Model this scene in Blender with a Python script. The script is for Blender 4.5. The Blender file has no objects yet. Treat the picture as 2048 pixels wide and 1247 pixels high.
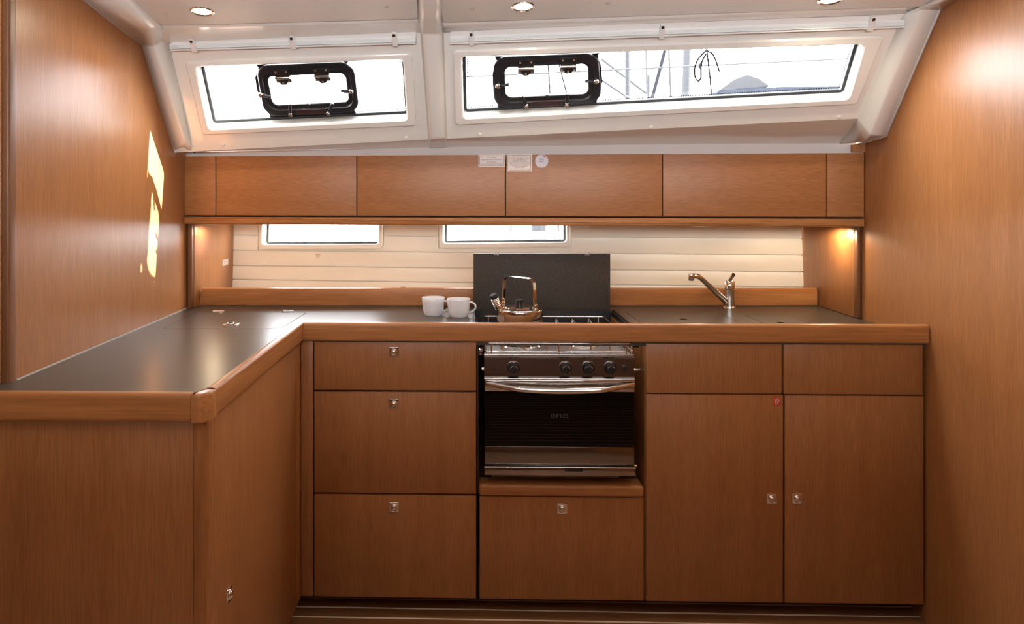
import bpy, bmesh, math, random
from mathutils import Vector as V, Matrix
from mathutils.geometry import tessellate_polygon
random.seed(4)
sc = bpy.context.scene
COL = sc.collection

# ------------------------------------------------------------------ camera
YAW = math.radians(1.25); F = 1400.0; PX, PY = 915.0, 389.0
CAM = V((0, -2.27, 1.37))
RT = V((math.cos(YAW), math.sin(YAW), 0)); FW = V((-math.sin(YAW), math.cos(YAW), 0)); UP = V((0, 0, 1))
cd = bpy.data.cameras.new('camera'); cam = bpy.data.objects.new('camera', cd); COL.objects.link(cam)
cam.location = CAM; cam.rotation_euler = (math.pi/2, 0, YAW)
cd.sensor_width = 36; cd.sensor_fit = 'HORIZONTAL'; cd.lens = 36*F/2048; cd.clip_start = 0.05
cd.shift_x = (1024-PX)/2048; cd.shift_y = (PY-623.5)/2048
sc.camera = cam

# ------------------------------------------------------------------ world, sun, exposure
WORLD = 30.0
w = bpy.data.worlds.new('world'); sc.world = w; w.use_nodes = True
bg = w.node_tree.nodes['Background']; bg.inputs[0].default_value = (0.98, 0.98, 1.0, 1); bg.inputs[1].default_value = WORLD
sd = bpy.data.lights.new('sun', 'SUN'); sun = bpy.data.objects.new('sun', sd); COL.objects.link(sun)
sd.energy = 105; sd.angle = math.radians(0.6); sd.color = (1, 0.93, 0.82)
SUN_DIR = V((-1, -0.06, -0.98)).normalized()
sun.rotation_euler = (-SUN_DIR).to_track_quat('Z', 'Y').to_euler(); sun.location = (3, 1, 4)
sc.view_settings.view_transform = 'Standard'; sc.view_settings.look = 'None'
sc.view_settings.exposure = 0.0; sc.view_settings.gamma = 1; sc.view_settings.use_curve_mapping = False
def portal(c, n, up, sx, sy):
    l = bpy.data.lights.new('window_portal', 'AREA'); l.shape = 'RECTANGLE'; l.size = sx; l.size_y = sy
    l.cycles.is_portal = True
    o = bpy.data.objects.new('window_portal', l); COL.objects.link(o)
    z = -V(n).normalized(); y = (V(up) - z*V(up).dot(z)).normalized(); x = y.cross(z)
    o.matrix_world = Matrix(((x.x, y.x, z.x, c[0]), (x.y, y.y, z.y, c[1]), (x.z, y.z, z.z, c[2]), (0, 0, 0, 1)))

# ------------------------------------------------------------------ measuring: a sight line of the photograph meets a surface
def sight(x, y): return FW*F + RT*(x-PX) + UP*(PY-y)
def on(x, y, p0, n):
    d = sight(x, y); return CAM + d*((V(p0)-CAM).dot(V(n))/d.dot(V(n)))
def onX(x, y, X): return on(x, y, (X, 0, 0), (1, 0, 0))
def onY(x, y, Y): return on(x, y, (0, Y, 0), (0, 1, 0))
def onZ(x, y, Z): return on(x, y, (0, 0, Z), (0, 0, 1))

# ------------------------------------------------------------------ object helpers
WL = {}
def reg(o, wl): WL[o.name] = V(wl)
def wl(o): return WL[o.name] if o is not None else V((0, 0, 0))
def tag(o, label=None, cat=None, group=None, kind=None):
    if label: o['label'] = label
    if cat: o['category'] = cat
    if group: o['group'] = group
    if kind: o['kind'] = kind
    return o
def thing(name, loc, label, cat, group=None):
    o = bpy.data.objects.new(name, None); COL.objects.link(o); o.location = loc; o.empty_display_size = 0.05
    reg(o, loc); return tag(o, label, cat, group)
def link(name, me, mat, parent=None, smooth=True, ang=35, origin=None):
    """verts in world coordinates; stored relative to the parent's (or own) origin"""
    o = bpy.data.objects.new(name, me); COL.objects.link(o)
    if parent is not None:
        base = wl(parent); o.parent = parent
    else:
        base = V(origin) if origin is not None else V((0, 0, 0)); o.location = base
    me.transform(Matrix.Translation(-base)); reg(o, base)
    if mat is not None: me.materials.append(mat)
    if smooth:
        me.polygons.foreach_set('use_smooth', [True]*len(me.polygons))
        me.set_sharp_from_angle(angle=math.radians(ang))
    return o
def from_bm(bm, name):
    bmesh.ops.recalc_face_normals(bm, faces=bm.faces)
    me = bpy.data.meshes.new(name); bm.to_mesh(me); bm.free(); return me
def pydata(name, vs, fs, mat, parent=None, smooth=True, ang=35, origin=None, recalc=True):
    bm = bmesh.new(); bv = [bm.verts.new(v) for v in vs]
    for f in fs:
        try: bm.faces.new([bv[i] for i in f])
        except ValueError: pass
    if recalc: me = from_bm(bm, name)
    else:
        me = bpy.data.meshes.new(name); bm.to_mesh(me); bm.free()
    return link(name, me, mat, parent, smooth, ang, origin)
I4 = Matrix.Identity(4)
def box(name, a, b, mat, parent=None, bevel=0.0015, seg=2, M=I4, origin=None):
    a = V(a); b = V(b); bm = bmesh.new(); bmesh.ops.create_cube(bm, size=1)
    for v in bm.verts: v.co = V([(a[i]+b[i])/2 + v.co[i]*(b[i]-a[i]) for i in range(3)])
    if bevel: bmesh.ops.bevel(bm, geom=bm.edges[:], offset=bevel, segments=seg, affect='EDGES', profile=0.5)
    bm.transform(M)
    return link(name, from_bm(bm, name), mat, parent, origin=origin)
def rounded(corners, rad, seg=6):
    """rounded polygon from 2D corners; rad one number or a list"""
    n = len(corners); out = []
    for i in range(n):
        p = V(corners[i]); a = V(corners[i-1]); b = V(corners[(i+1) % n])
        r = rad[i] if isinstance(rad, (list, tuple)) else rad
        da = (a-p).normalized(); db = (b-p).normalized(); ang = da.angle(db)
        t = min(r/math.tan(ang/2), (a-p).length*.49, (b-p).length*.49); r2 = t*math.tan(ang/2)
        c = p + (da+db).normalized()*(r2/math.sin(ang/2))
        s = p+da*t-c; e = p+db*t-c
        for k in range(seg+1):
            f = k/seg; tot = s.angle_signed(e); cs, sn = math.cos(-tot*f), math.sin(-tot*f)
            out.append((c.x + s.x*cs - s.y*sn, c.y + s.x*sn + s.y*cs))
    return out
def plate(name, outer, holes, M, n0, n1, mat, parent=None, bevel=0, origin=None, ang=35):
    """flat plate with holes: 2D loops in the frame M, from n0 to n1 along its normal"""
    loops = [outer] + list(holes)
    if bevel and not holes:
        bm = bmesh.new(); vs = [bm.verts.new((p[0], p[1], n0)) for p in outer]; f = bm.faces.new(vs)
        r = bmesh.ops.extrude_face_region(bm, geom=[f]); top = [g for g in r['geom'] if isinstance(g, bmesh.types.BMVert)]
        for v in top: v.co.z = n1
        es = [e for e in bm.edges if abs(e.verts[0].co.z-n1) < 1e-7 and abs(e.verts[1].co.z-n1) < 1e-7]
        bmesh.ops.bevel(bm, geom=es, offset=bevel, segments=3, affect='EDGES', profile=0.5)
        bm.transform(M); return link(name, from_bm(bm, name), mat, parent, ang=ang, origin=origin)
    flat = [p for l in loops for p in l]; N = len(flat)
    tris = tessellate_polygon([[V((p[0], p[1], 0)) for p in l] for l in loops]) if holes else [tuple(range(N))]
    vs = [M @ V((p[0], p[1], n1)) for p in flat] + [M @ V((p[0], p[1], n0)) for p in flat]
    fs = [tuple(t) for t in tris] + [tuple(i+N for i in reversed(t)) for t in tris]
    k = 0
    for l in loops:
        m = len(l)
        for i in range(m): fs.append((k+i, k+(i+1) % m, N+k+(i+1) % m, N+k+i))
        k += m
    return pydata(name, vs, fs, mat, parent, ang=ang, origin=origin)
def ring(name, loops, mat, parent=None, close=False, ang=35, origin=None):
    """bridge equal-count world-space loops one after another; close joins last to first"""
    n = len(loops[0]); vs = [v for l in loops for v in l]; fs = []
    m = len(loops)
    for a in range(m if close else m-1):
        b = (a+1) % m
        for i in range(n):
            j = (i+1) % n; fs.append((a*n+i, a*n+j, b*n+j, b*n+i))
    return pydata(name, vs, fs, mat, parent, ang=ang, origin=origin)
def lathe(name, prof, c, mat, parent=None, seg=32, axis=(0, 0, 1), ang=40, origin=None):
    z = V(axis).normalized(); x = z.orthogonal().normalized(); y = z.cross(x); c = V(c)
    vs = []; fs = []; idx = []
    for r, h in prof:
        if r < 1e-6: idx.append([len(vs)]); vs.append(c+z*h)
        else:
            idx.append(list(range(len(vs), len(vs)+seg)))
            for k in range(seg):
                t = 2*math.pi*k/seg; vs.append(c + x*(r*math.cos(t)) + y*(r*math.sin(t)) + z*h)
    for a, b in zip(idx, idx[1:]):
        for k in range(seg):
            k2 = (k+1) % seg
            if len(a) == 1 and len(b) == 1: break
            if len(a) == 1: fs.append((a[0], b[k], b[k2]))
            elif len(b) == 1: fs.append((a[k], b[0], a[k2]))
            else: fs.append((a[k], a[k2], b[k2], b[k]))
    return pydata(name, vs, fs, mat, parent, ang=ang, origin=origin)
def sweep(name, pts, rad, mat, parent=None, seg=12, closed=False, prof=None, up=None, origin=None, ang=50):
    """tube (or profile [(a,b)..]) along points; rad a number or list"""
    pts = [V(p) for p in pts]; n = len(pts); vs = []; fs = []
    T = []
    for i in range(n):
        a = pts[i-1] if (i or closed) else pts[i]; b = pts[(i+1) % n] if (i < n-1 or closed) else pts[i]
        T.append((b-a).normalized())
    N = V(up) if up else T[0].orthogonal()
    if prof is None: prof = [(math.cos(2*math.pi*k/seg), math.sin(2*math.pi*k/seg)) for k in range(seg)]
    m = len(prof)
    for i in range(n):
        N = (N - T[i]*N.dot(T[i])); N = N.normalized() if N.length > 1e-6 else T[i].orthogonal().normalized()
        B = T[i].cross(N); r = rad[i] if isinstance(rad, (list, tuple)) else rad
        for a, b in prof: vs.append(pts[i] + N*(a*r) + B*(b*r))
    for i in range(n if closed else n-1):
        j = (i+1) % n
        for k in range(m): k2 = (k+1) % m; fs.append((i*m+k, i*m+k2, j*m+k2, j*m+k))
    if not closed: fs += [tuple(range(m)), tuple(range((n-1)*m, n*m))]
    return pydata(name, vs, fs, mat, parent, ang=ang, origin=origin)
def smoothpath(ps, k=6, closed=False):
    ps = [V(p) for p in ps]; n = len(ps); out = []
    for i in range(n if closed else n-1):
        g = lambda j: ps[j % n] if closed else ps[max(0, min(n-1, j))]
        p0, p1, p2, p3 = g(i-1), g(i), g(i+1), g(i+2)
        for s in range(k):
            t = s/k
            out.append(0.5*((2*p1)+(p2-p0)*t+(2*p0-5*p1+4*p2-p3)*t*t+(3*p1-p0-3*p2+p3)*t**3))
    if not closed: out.append(ps[-1])
    return out
def text(name, body, size, M, mat, parent, align='CENTER', spacing=1.0, width=None):
    c = bpy.data.curves.new(name, 'FONT'); c.body = body; c.size = size; c.align_x = align; c.align_y = 'CENTER'
    c.space_line = spacing; c.resolution_u = 3; c.fill_mode = 'FRONT'
    o = bpy.data.objects.new(name, c); COL.objects.link(o); bpy.context.view_layer.update()
    dg = bpy.context.evaluated_depsgraph_get(); me = bpy.data.meshes.new_from_object(o.evaluated_get(dg))
    bpy.data.objects.remove(o); bpy.data.curves.remove(c)
    if width and len(me.vertices):
        xs = [v.co.x for v in me.vertices]; s = width/(max(xs)-min(xs)); me.transform(Matrix.Scale(s, 4, (1, 0, 0)))
    me.transform(M); me.materials.clear()
    return link(name, me, mat, parent, smooth=False)
def frame(o, ex, ey):
    ex = V(ex).normalized(); ey = (V(ey) - ex*V(ey).dot(ex)).normalized(); ez = ex.cross(ey); o = V(o)
    return Matrix(((ex.x, ey.x, ez.x, o.x), (ex.y, ey.y, ez.y, o.y), (ex.z, ey.z, ez.z, o.z), (0, 0, 0, 1)))

# ------------------------------------------------------------------ materials
def mat(name, col, rough=0.5, metal=0.0, spec=0.5, coat=0.0, coat_rough=0.1):
    m = bpy.data.materials.new(name); m.use_nodes = True; p = m.node_tree.nodes['Principled BSDF']
    p.inputs['Base Color'].default_value = (*col, 1); p.inputs['Roughness'].default_value = rough
    p.inputs['Metallic'].default_value = metal; p.inputs['Specular IOR Level'].default_value = spec
    p.inputs['Coat Weight'].default_value = coat; p.inputs['Coat Roughness'].default_value = coat_rough
    return m
def noise_mat(name, c0, c1, scale, stretch=(1, 1, 1), rough=0.5, detail=4, bump=0.0, spec=0.5, lo=0.35, hi=0.65, fine=None, coat=0, coat_rough=.1):
    m = mat(name, c0, rough, spec=spec, coat=coat, coat_rough=coat_rough); nt = m.node_tree; p = nt.nodes['Principled BSDF']
    tc = nt.nodes.new('ShaderNodeTexCoord'); mp = nt.nodes.new('ShaderNodeMapping'); nz = nt.nodes.new('ShaderNodeTexNoise')
    rp = nt.nodes.new('ShaderNodeValToRGB')
    mp.inputs['Scale'].default_value = stretch; nz.inputs['Scale'].default_value = scale; nz.inputs['Detail'].default_value = detail
    nt.links.new(tc.outputs['Object'], mp.inputs[0]); nt.links.new(mp.outputs[0], nz.inputs['Vector'])
    nt.links.new(nz.outputs['Fac'], rp.inputs[0])
    rp.color_ramp.elements[0].position = lo; rp.color_ramp.elements[1].position = hi
    rp.color_ramp.elements[0].color = (*c0, 1); rp.color_ramp.elements[1].color = (*c1, 1)
    out = rp.outputs[0]
    if fine:
        m2 = nt.nodes.new('ShaderNodeMapping'); n2 = nt.nodes.new('ShaderNodeTexNoise'); mx = nt.nodes.new('ShaderNodeMix'); mx.data_type = 'RGBA'; mx.blend_type = 'MULTIPLY'
        r2 = nt.nodes.new('ShaderNodeMapRange')
        m2.inputs['Scale'].default_value = fine[1]; n2.inputs['Scale'].default_value = fine[0]; n2.inputs['Detail'].default_value = 3
        nt.links.new(tc.outputs['Object'], m2.inputs[0]); nt.links.new(m2.outputs[0], n2.inputs['Vector'])
        nt.links.new(n2.outputs['Fac'], r2.inputs[0]); r2.inputs[1].default_value = .3; r2.inputs[2].default_value = .7; r2.inputs[3].default_value = fine[2]; r2.inputs[4].default_value = fine[3]
        mx.inputs[0].default_value = 1; nt.links.new(out, mx.inputs[6]); nt.links.new(r2.outputs[0], mx.inputs[7]); out = mx.outputs[2]
    nt.links.new(out, p.inputs['Base Color'])
    if bump:
        b = nt.nodes.new('ShaderNodeBump'); b.inputs['Strength'].default_value = bump; b.inputs['Distance'].default_value = .001
        nt.links.new(nz.outputs['Fac'], b.inputs['Height']); nt.links.new(b.outputs[0], p.inputs['Normal'])
    return m
WA, WB = (0.355, 0.143, 0.047), (0.40, 0.170, 0.060)
def wood(name, axis, a=WA, b=WB, rough=0.36, fs=1.0):
    st = [1, 1, 1]; st['xyz'.index(axis)] = 0.045
    return noise_mat(name, a, b, 26, tuple(st), rough, 5, bump=0.03, lo=.3, hi=.7, fine=(330*fs, tuple(st), .80, 1.12), spec=.38)
M_WV = wood('mahogany_upright', 'z'); M_WX = wood('mahogany_lengthwise', 'x'); M_WY = wood('mahogany_crosswise', 'y')
M_TRX = wood('solid_mahogany_lengthwise', 'x', (0.36, 0.14, 0.042), (0.47, 0.205, 0.072), .28, .5)
M_TRY = wood('solid_mahogany_crosswise', 'y', (0.36, 0.14, 0.042), (0.47, 0.205, 0.072), .28, .5)
M_DK = wood('dark_carcass_wood', 'z', (0.05, 0.022, 0.01), (0.07, 0.03, 0.014), .6)
M_POST = wood('dark_post_wood', 'z', (0.17, 0.068, 0.026), (0.24, 0.10, 0.04), .4)
M_PALE = wood('pale_pine', 'x', (0.42, 0.30, 0.16), (0.5, 0.37, 0.22), .5)
M_TEAK = wood('sole_teak', 'x', (0.20, 0.085, 0.035), (0.27, 0.12, 0.05), .3)
M_HOLLY = mat('sole_holly', (0.85, 0.76, 0.62), .25)
M_GEL = noise_mat('cream_gelcoat', (0.80, 0.79, 0.745), (0.82, 0.81, 0.765), 4, rough=.22, spec=.5, coat=.6, coat_rough=.06)
M_VINYL = noise_mat('deckhead_vinyl', (0.84, 0.86, 0.845), (0.86, 0.88, 0.865), 60, rough=.45)
M_LINER = noise_mat('hull_liner', (0.90, 0.86, 0.75), (0.92, 0.88, 0.77), 8, rough=.42)
M_TOP = noise_mat('speckled_laminate', (0.050, 0.042, 0.034), (0.095, 0.078, 0.062), 420, rough=.30, detail=2, spec=.42, lo=.4, hi=.62)
M_COV = noise_mat('speckled_underside', (0.040, 0.033, 0.027), (0.075, 0.063, 0.052), 420, rough=.6, detail=2, spec=.3, lo=.4, hi=.62)
M_TOPB = noise_mat('laminate_edge', (0.06, 0.052, 0.045), (0.10, 0.088, 0.075), 420, rough=.5, detail=2)
M_SEAL = mat('grey_sealant', (0.35, 0.33, 0.31), .4)
M_CHR = mat('chrome', (0.82, 0.80, 0.77), .06, 1.0)
M_SCREW = mat('satin_screw', (0.75, 0.72, 0.68), .35, .6)
M_STEEL = mat('polished_steel', (0.62, 0.59, 0.56), .13, 1.0)
M_DSTEEL = mat('satin_steel', (0.45, 0.42, 0.40), .2, 1.0)
M_BLK = mat('black_plastic', (0.012, 0.012, 0.013), .35)
M_FRIT = mat('black_frit', (0.010, 0.010, 0.012), .28)
M_ALU = mat('black_anodised', (0.022, 0.022, 0.026), .3, 0.3)
M_RUB = mat('grey_rubber', (0.02, 0.022, 0.025), .6)
M_BURN = mat('burner_cap', (0.05, 0.047, 0.045), .35, .6)
M_BRASS = mat('burner_brass', (0.7, 0.5, 0.25), .25, 1.0)
M_CER = mat('white_porcelain', (0.82, 0.82, 0.84), .12)
M_WPL = mat('white_plastic', (0.80, 0.79, 0.77), .3)
M_PAPER = mat('sticker_paper', (0.82, 0.77, 0.72), .5)
M_RED = mat('red_print', (0.55, 0.10, 0.05), .5)
M_BROWN = mat('brown_print', (0.28, 0.09, 0.05), .5)
M_REDF = mat('red_sticker', (0.62, 0.06, 0.04), .4)
M_BLUE = mat('blue_print', (0.18, 0.2, 0.5), .5)
M_DRED = mat('dark_red_print', (0.10, 0.015, 0.012), .5)
M_CREAMP = mat('cream_plastic', (0.72, 0.62, 0.45), .4)
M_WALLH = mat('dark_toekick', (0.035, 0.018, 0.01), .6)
def glass(name, tint, gloss=.07, rough=0.0):
    m = bpy.data.materials.new(name); m.use_nodes = True; nt = m.node_tree; nt.nodes.clear()
    o = nt.nodes.new('ShaderNodeOutputMaterial'); mx = nt.nodes.new('ShaderNodeMixShader'); t = nt.nodes.new('ShaderNodeBsdfTransparent'); g = nt.nodes.new('ShaderNodeBsdfGlossy')
    t.inputs[0].default_value = (*tint, 1); g.inputs['Roughness'].default_value = rough; mx.inputs[0].default_value = gloss
    nt.links.new(t.outputs[0], mx.inputs[1]); nt.links.new(g.outputs[0], mx.inputs[2]); nt.links.new(mx.outputs[0], o.inputs[0]); return m
M_GLASS = glass('window_acrylic', (0.94, 0.95, 0.96)); M_HGLASS = glass('hatch_acrylic', (0.92, 0.90, 0.90)); M_OVEN = glass('oven_glass', (0.13, 0.12, 0.115), .03)
def emit(name, col, s):
    m = bpy.data.materials.new(name); m.use_nodes = True; p = m.node_tree.nodes['Principled BSDF']
    p.inputs['Base Color'].default_value = (*col, 1); p.inputs['Emission Color'].default_value = (*col, 1); p.inputs['Emission Strength'].default_value = s; return m
M_LAMP = emit('lamp_lens', (1.0, 0.86, 0.55), 9.0); M_LAMPW = emit('warm_lamp_lens', (1.0, 0.62, 0.25), 3.0)

# ------------------------------------------------------------------ main surfaces measured from the photograph
ZT = 0.902                                         # worktop
def xl(y): return -1.18 + 0.023*(0.643-y)          # the left bulkhead runs slightly askew
XR = 1.466
def xr(y): return 1.450 + 0.05*y                  # and the right one too
LB, LT = V((-1.17, .456, 1.545)), V((-1.17, .185, 1.90)); RB, RTp = V((XR, .251, 1.573)), V((XR, -.042, 1.949))
MC = frame(LB, (RB-LB)+(RTp-LT), (LT-LB)+(RTp-RB)); MCi = MC.inverted()   # cabin side, normal into the cabin
CO = MC.translation.copy(); CN = MC.col[2].to_3d()
CO = (LB+LT+RB+RTp)/4; MC.translation = CO; MCi = MC.inverted()
def cp(x, y, off=0.0):                              # sight line -> 2D on the cabin side at an offset
    q = MCi @ on(x, y, CO+CN*off, CN); return (q.x, q.y)
def cps(ps, off=0.0): return [cp(x, y, off) for x, y in ps]
def cw(x, y, off=0.0): return on(x, y, CO+CN*off, CN)
MK = frame((LT+RTp)/2, RTp-LT, (0, -1, .15)); KN = MK.col[2].to_3d(); KO = MK.translation.copy(); MKi = MK.inverted()
def kp(x, y, off=0.0):
    q = MKi @ on(x, y, KO+KN*off, KN); return (q.x, q.y)
def kw(x, y, off=0.0): return on(x, y, KO+KN*off, KN)
HL = frame((-1.15, 1.06, 0.962), (2.605, -.225, 0), (0, .02, .273)); HN = HL.col[2].to_3d(); HO = HL.translation.copy(); HLi = HL.inverted()
def hp(x, y, off=0.0):
    q = HLi @ on(x, y, HO+HN*off, HN); return (q.x, q.y)
UO = V((xl(.563), .563, 0)); UE = V((XR, .384, 0)); MU = frame(UO, UE-UO, (0, 0, 1))   # overhead locker face; normal to the cabin
UN = MU.col[2].to_3d(); MUi = MU.inverted()
def up(x, y, off=0.0):
    q = MUi @ on(x, y, UO+UN*off, UN); return (q.x, q.y)

# ------------------------------------------------------------------ the shell
def st(o): o['kind'] = 'structure'; return o
# floor of planks with pale strips, following the boat's line
f1 = onZ(605, 1212, 0.003); f2 = onZ(1520+240*.0, 1227, 0.003); fdir = (f2-f1); fdir.z = 0; fdir.normalize()
fl = st(box('floor', (-2.2, -3.5, -.06), (2.2, 1.4, -.008), M_DK, bevel=0))
MF = frame((f1.x, f1.y, 0), fdir, (-fdir.y, fdir.x, 0)); pitch = 0.0
g2 = onZ(700, 1233.5, 0.003); pitch = abs((MF.inverted() @ g2).y)
y = MF.inverted() @ V((0, 0.12, 0))
for k in range(-2, int(3.4/pitch)):
    yy = -k*pitch
    box('plank', (-1.2, yy-pitch+.0035, -.008), (2.3, yy-.0035, .002), M_TEAK, fl, bevel=0, M=MF)
    box('strip', (-1.2, yy-.0033, -.008), (2.3, yy+.0033, .0026), M_HOLLY, fl, bevel=0, M=MF)
# bulkheads
MYZ = Matrix(((0, 0, 1, 0), (1, 0, 0, 0), (0, 1, 0, 0), (0, 0, 0, 1)))   # 2D (Y,Z) -> world, normal X
def wall_slab(name, x_of, outline, th, m):
    n = len(outline); vs = [(x_of(a), a, b) for a, b in outline] + [(x_of(a)+th, a, b) for a, b in outline]
    tris = tessellate_polygon([[V((a, b, 0)) for a, b in outline]])
    fs = [tuple(t) for t in tris] + [tuple(i+n for i in t) for t in tris] + [(i, (i+1) % n, n+(i+1) % n, n+i) for i in range(n)]
    return st(pydata(name, vs, fs, m, smooth=False))
wl_ = wall_slab('wall_left', xl, [(-.535, -.02), (1.30, -.02), (1.30, 1.56), (.50, 1.56), (.21, 1.94), (-.535, 2.15)], -.06, M_WV)
# bulkhead end: rounded dark post and the face beyond it
def rc(x0, x1, y0, y1, r, n=6): return rounded([(x0, y0), (x1, y0), (x1, y1), (x0, y1)], r, n)
MXY = I4
plate('edge_post', rc(xl(-.53)-.020, xl(-.53)+.0015, -.556, -.525, .007), [], MXY, .0, 2.3, M_POST, wl_)
box('door_jamb', (-1.36, -.552, 0), (xl(-.53)-.021, -.53, 2.3), M_WV, wl_, bevel=.003)
st(box('wall_far_left', (-1.40, -3.45, -.02), (-1.34, -.53, 2.6), M_POST, bevel=0))
wall_slab('wall_right', xr, [(-3.45, -.02), (1.3, -.02), (1.3, 1.58), (.29, 1.58), (-.02, 1.98), (-.3, 2.1), (-3.45, 2.7)], .05, M_WV)
# opposite side of the cabin, behind the camera; long window added as light for the galley fronts
MXZ = frame((0, -3.42, 0), (1, 0, 0), (0, 0, 1))
wf = st(plate('wall_front', [(-1.4, -.02), (1.5, -.02), (1.5, 2.75), (-1.4, 2.75)], [rounded([(-1.28, 1.12), (1.22, 1.12), (1.22, 1.78), (-1.28, 1.78)], .05)], MXZ, -.02, .02, M_WV))
plate('added_pane', [(-1.33, 1.07), (1.26, 1.07), (1.26, 1.87), (-1.33, 1.87)], [], MXZ, .005, .009, M_GLASS, wf)
portal((-.03, -3.46, 1.45), (0, 1, 0), (0, 0, 1), 2.5, .66)
# hull side behind the worktop: cream planks with two windows
W3o = [hp(526, 488), hp(757, 487)]; W4o = [hp(887, 485.5), hp(1132, 483)]
def hrect(pl, pr, top): return [(pl[0], pl[1]), (pr[0], pr[1]), (pr[0], top), (pl[0], top)]
HTOP = 0.43
h3 = rounded(hrect(W3o[0], W3o[1], HTOP), .012); h4 = rounded(hrect(W4o[0], W4o[1], HTOP), .012)
ch3 = [hp(517, 498), hp(766, 497)]; ch4 = [hp(878.5, 496), hp(1141, 494)]
o3 = rounded(hrect(ch3[0], ch3[1], HTOP+.02), .022); o4 = rounded(hrect(ch4[0], ch4[1], HTOP+.02), .022)
wb = st(plate('wall_back', [(-.25, -1.0), (2.75, -1.0), (2.75, .75), (-.25, .75)], [h3, h4], HL, -.05, -.012, M_LINER))
zs = [1.37-v for v in (.194, .2665, .339, .4055, .478)]
vv = [z-.962 for z in zs]
rows = [(vv[4], vv[3]), (vv[3], vv[2]), (vv[2], vv[1]), (vv[1], vv[0])]
for k, (a, b) in enumerate(rows):
    g = .0022
    if k < 3: box('plank', (-.2, a+g, -.013), (2.7, b-g, 0), M_LINER, wb, bevel=.0012, M=HL)
    else:
        plate('plank', [(-.2, a+g), (ch3[0][0]-.004, a+g), (ch3[0][0]-.004, b-g), (-.2, b-g)], [], HL, -.013, 0, M_LINER, wb, bevel=.0012)
        for x0, x1, yb in ((ch3[0][0]-.004, ch3[1][0]+.004, ch3[0][1]), (ch4[0][0]-.004, ch4[1][0]+.004, ch4[0][1])):
            plate('plank', [(x0, a+g), (x1, a+g), (x1, yb-.003), (x0, yb-.003)], [], HL, -.013, 0, M_LINER, wb)
        plate('plank', [(ch3[1][0]+.004, a+g), (ch4[0][0]-.004, a+g), (ch4[0][0]-.004, b-g), (ch3[1][0]+.004, b-g)], [], HL, -.013, 0, M_LINER, wb)
        plate('plank', [(ch4[1][0]+.004, a+g), (2.7, a+g), (2.7, b-g), (ch4[1][0]+.004, b-g)], [], HL, -.013, 0, M_LINER, wb, bevel=.0012)
box('plank', (ch4[1][0]+.004, vv[0]+.0016, -.013), (2.7, vv[0]+.16, 0), M_LINER, wb, bevel=.0012, M=HL)
box('plank', (-.2, vv[0]+.0024, -.013), (ch3[0][0]-.004, vv[0]+.16, 0), M_LINER, wb, bevel=.0012, M=HL)
box('plank', (ch3[1][0]+.004, vv[0]+.0024, -.013), (ch4[0][0]-.004, vv[0]+.16, 0), M_LINER, wb, bevel=.0012, M=HL)
def to3(loop, M, n): return [M @ V((p[0], p[1], n)) for p in loop]
def inset(loop, f):
    cx = sum(p[0] for p in loop)/len(loop); cy = sum(p[1] for p in loop)/len(loop)
    return [(p[0]+(cx-p[0])*0, p[1]) for p in loop]
def off_loop(loop, d):
    n = len(loop); out = []
    for i in range(n):
        a = V(loop[i-1]); b = V(loop[(i+1) % n]); t = (b-a)
        if t.length < 1e-9: out.append(loop[i]); continue
        t.normalize(); out.append((loop[i][0]-t.y*d, loop[i][1]+t.x*d))
    return out
def inward(loop, d):
    s = sum(loop[i-1][0]*loop[i][1]-loop[i][0]*loop[i-1][1] for i in range(len(loop)))
    return off_loop(loop, d if s > 0 else -d)
for k, (o_, h_) in enumerate(((o3, h3), (o4, h4))):
    fr = ring('window_%d' % (3+k), [to3(o_, HL, -.012), to3(o_, HL, .006), to3(inward(o_, .005), HL, .010), to3(inward(h_, -.004), HL, .010), to3(h_, HL, .006), to3(h_, HL, -.05), to3(inward(h_, -.004), HL, -.05)], M_LINER)
    st(fr)
    s0 = inward(h_, -.002); s1 = inward(h_, .011)
    ring('seal', [to3(s0, HL, -.05), to3(s0, HL, -.040), to3(s1, HL, -.040), to3(s1, HL, -.05)], M_RUB, fr)
    plate('pane', inward(h_, -.002), [], HL, -.050, -.046, M_GLASS, fr)
    c = to3(h_, HL, -.06); cc = sum(c, V((0, 0, 0)))/len(c)
    portal(cc, HN, (0, 0, 1), .55, .3)

# cabin side (slanted gelcoat moulding) with two long windows
W1 = [(394, 132), (806, 117.5), (813.5, 236), (421, 255)]; W2 = [(924, 112), (1726, 87), (1694, 194), (927, 233)]
w1 = rounded(cps(W1), .012); w2 = rounded(cps(W2), .014)
S1 = [(371, 121), (824, 104), (833, 250), (407, 268)]; S2 = [(905, 99), (1768, 69), (1712, 207), (910, 249)]
s1 = rounded(cps(S1), .016); s2 = rounded(cps(S2), .018)
E1 = [(392, 302), (414, 301), (856, 279), (1400, 253), (1716, 237)]
poly = cps([(255, 62), (1890, 2), (1795, 233), (1716, 237), (1400, 253), (856, 279), (414, 301), (330, 306)])
side = st(plate('wall_upper', poly, [w1, w2], MC, -.035, 0, M_GEL))
E2 = [(405, 304), (414, 303), (840, 294.5), (1400, 287.5), (1680, 286.5), (1706, 286.5)]
def us(x, y, off=-.02): return on(x, y, UO+UN*off, UN)
e1w = [cw(x, y) for x, y in [(330, 306), (414, 301), (856, 279), (1400, 253), (1716, 237), (1795, 233)]]
e2w = [us(x, y) for x, y in [(335, 308), (414, 303), (850, 294.5), (1400, 287.5), (1680, 286.5), (1765, 286.5)]]
pydata('soffit', e1w+e2w, [(k, k+1, k+7, k+6) for k in range(5)], M_GEL, side, ang=20)
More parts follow.
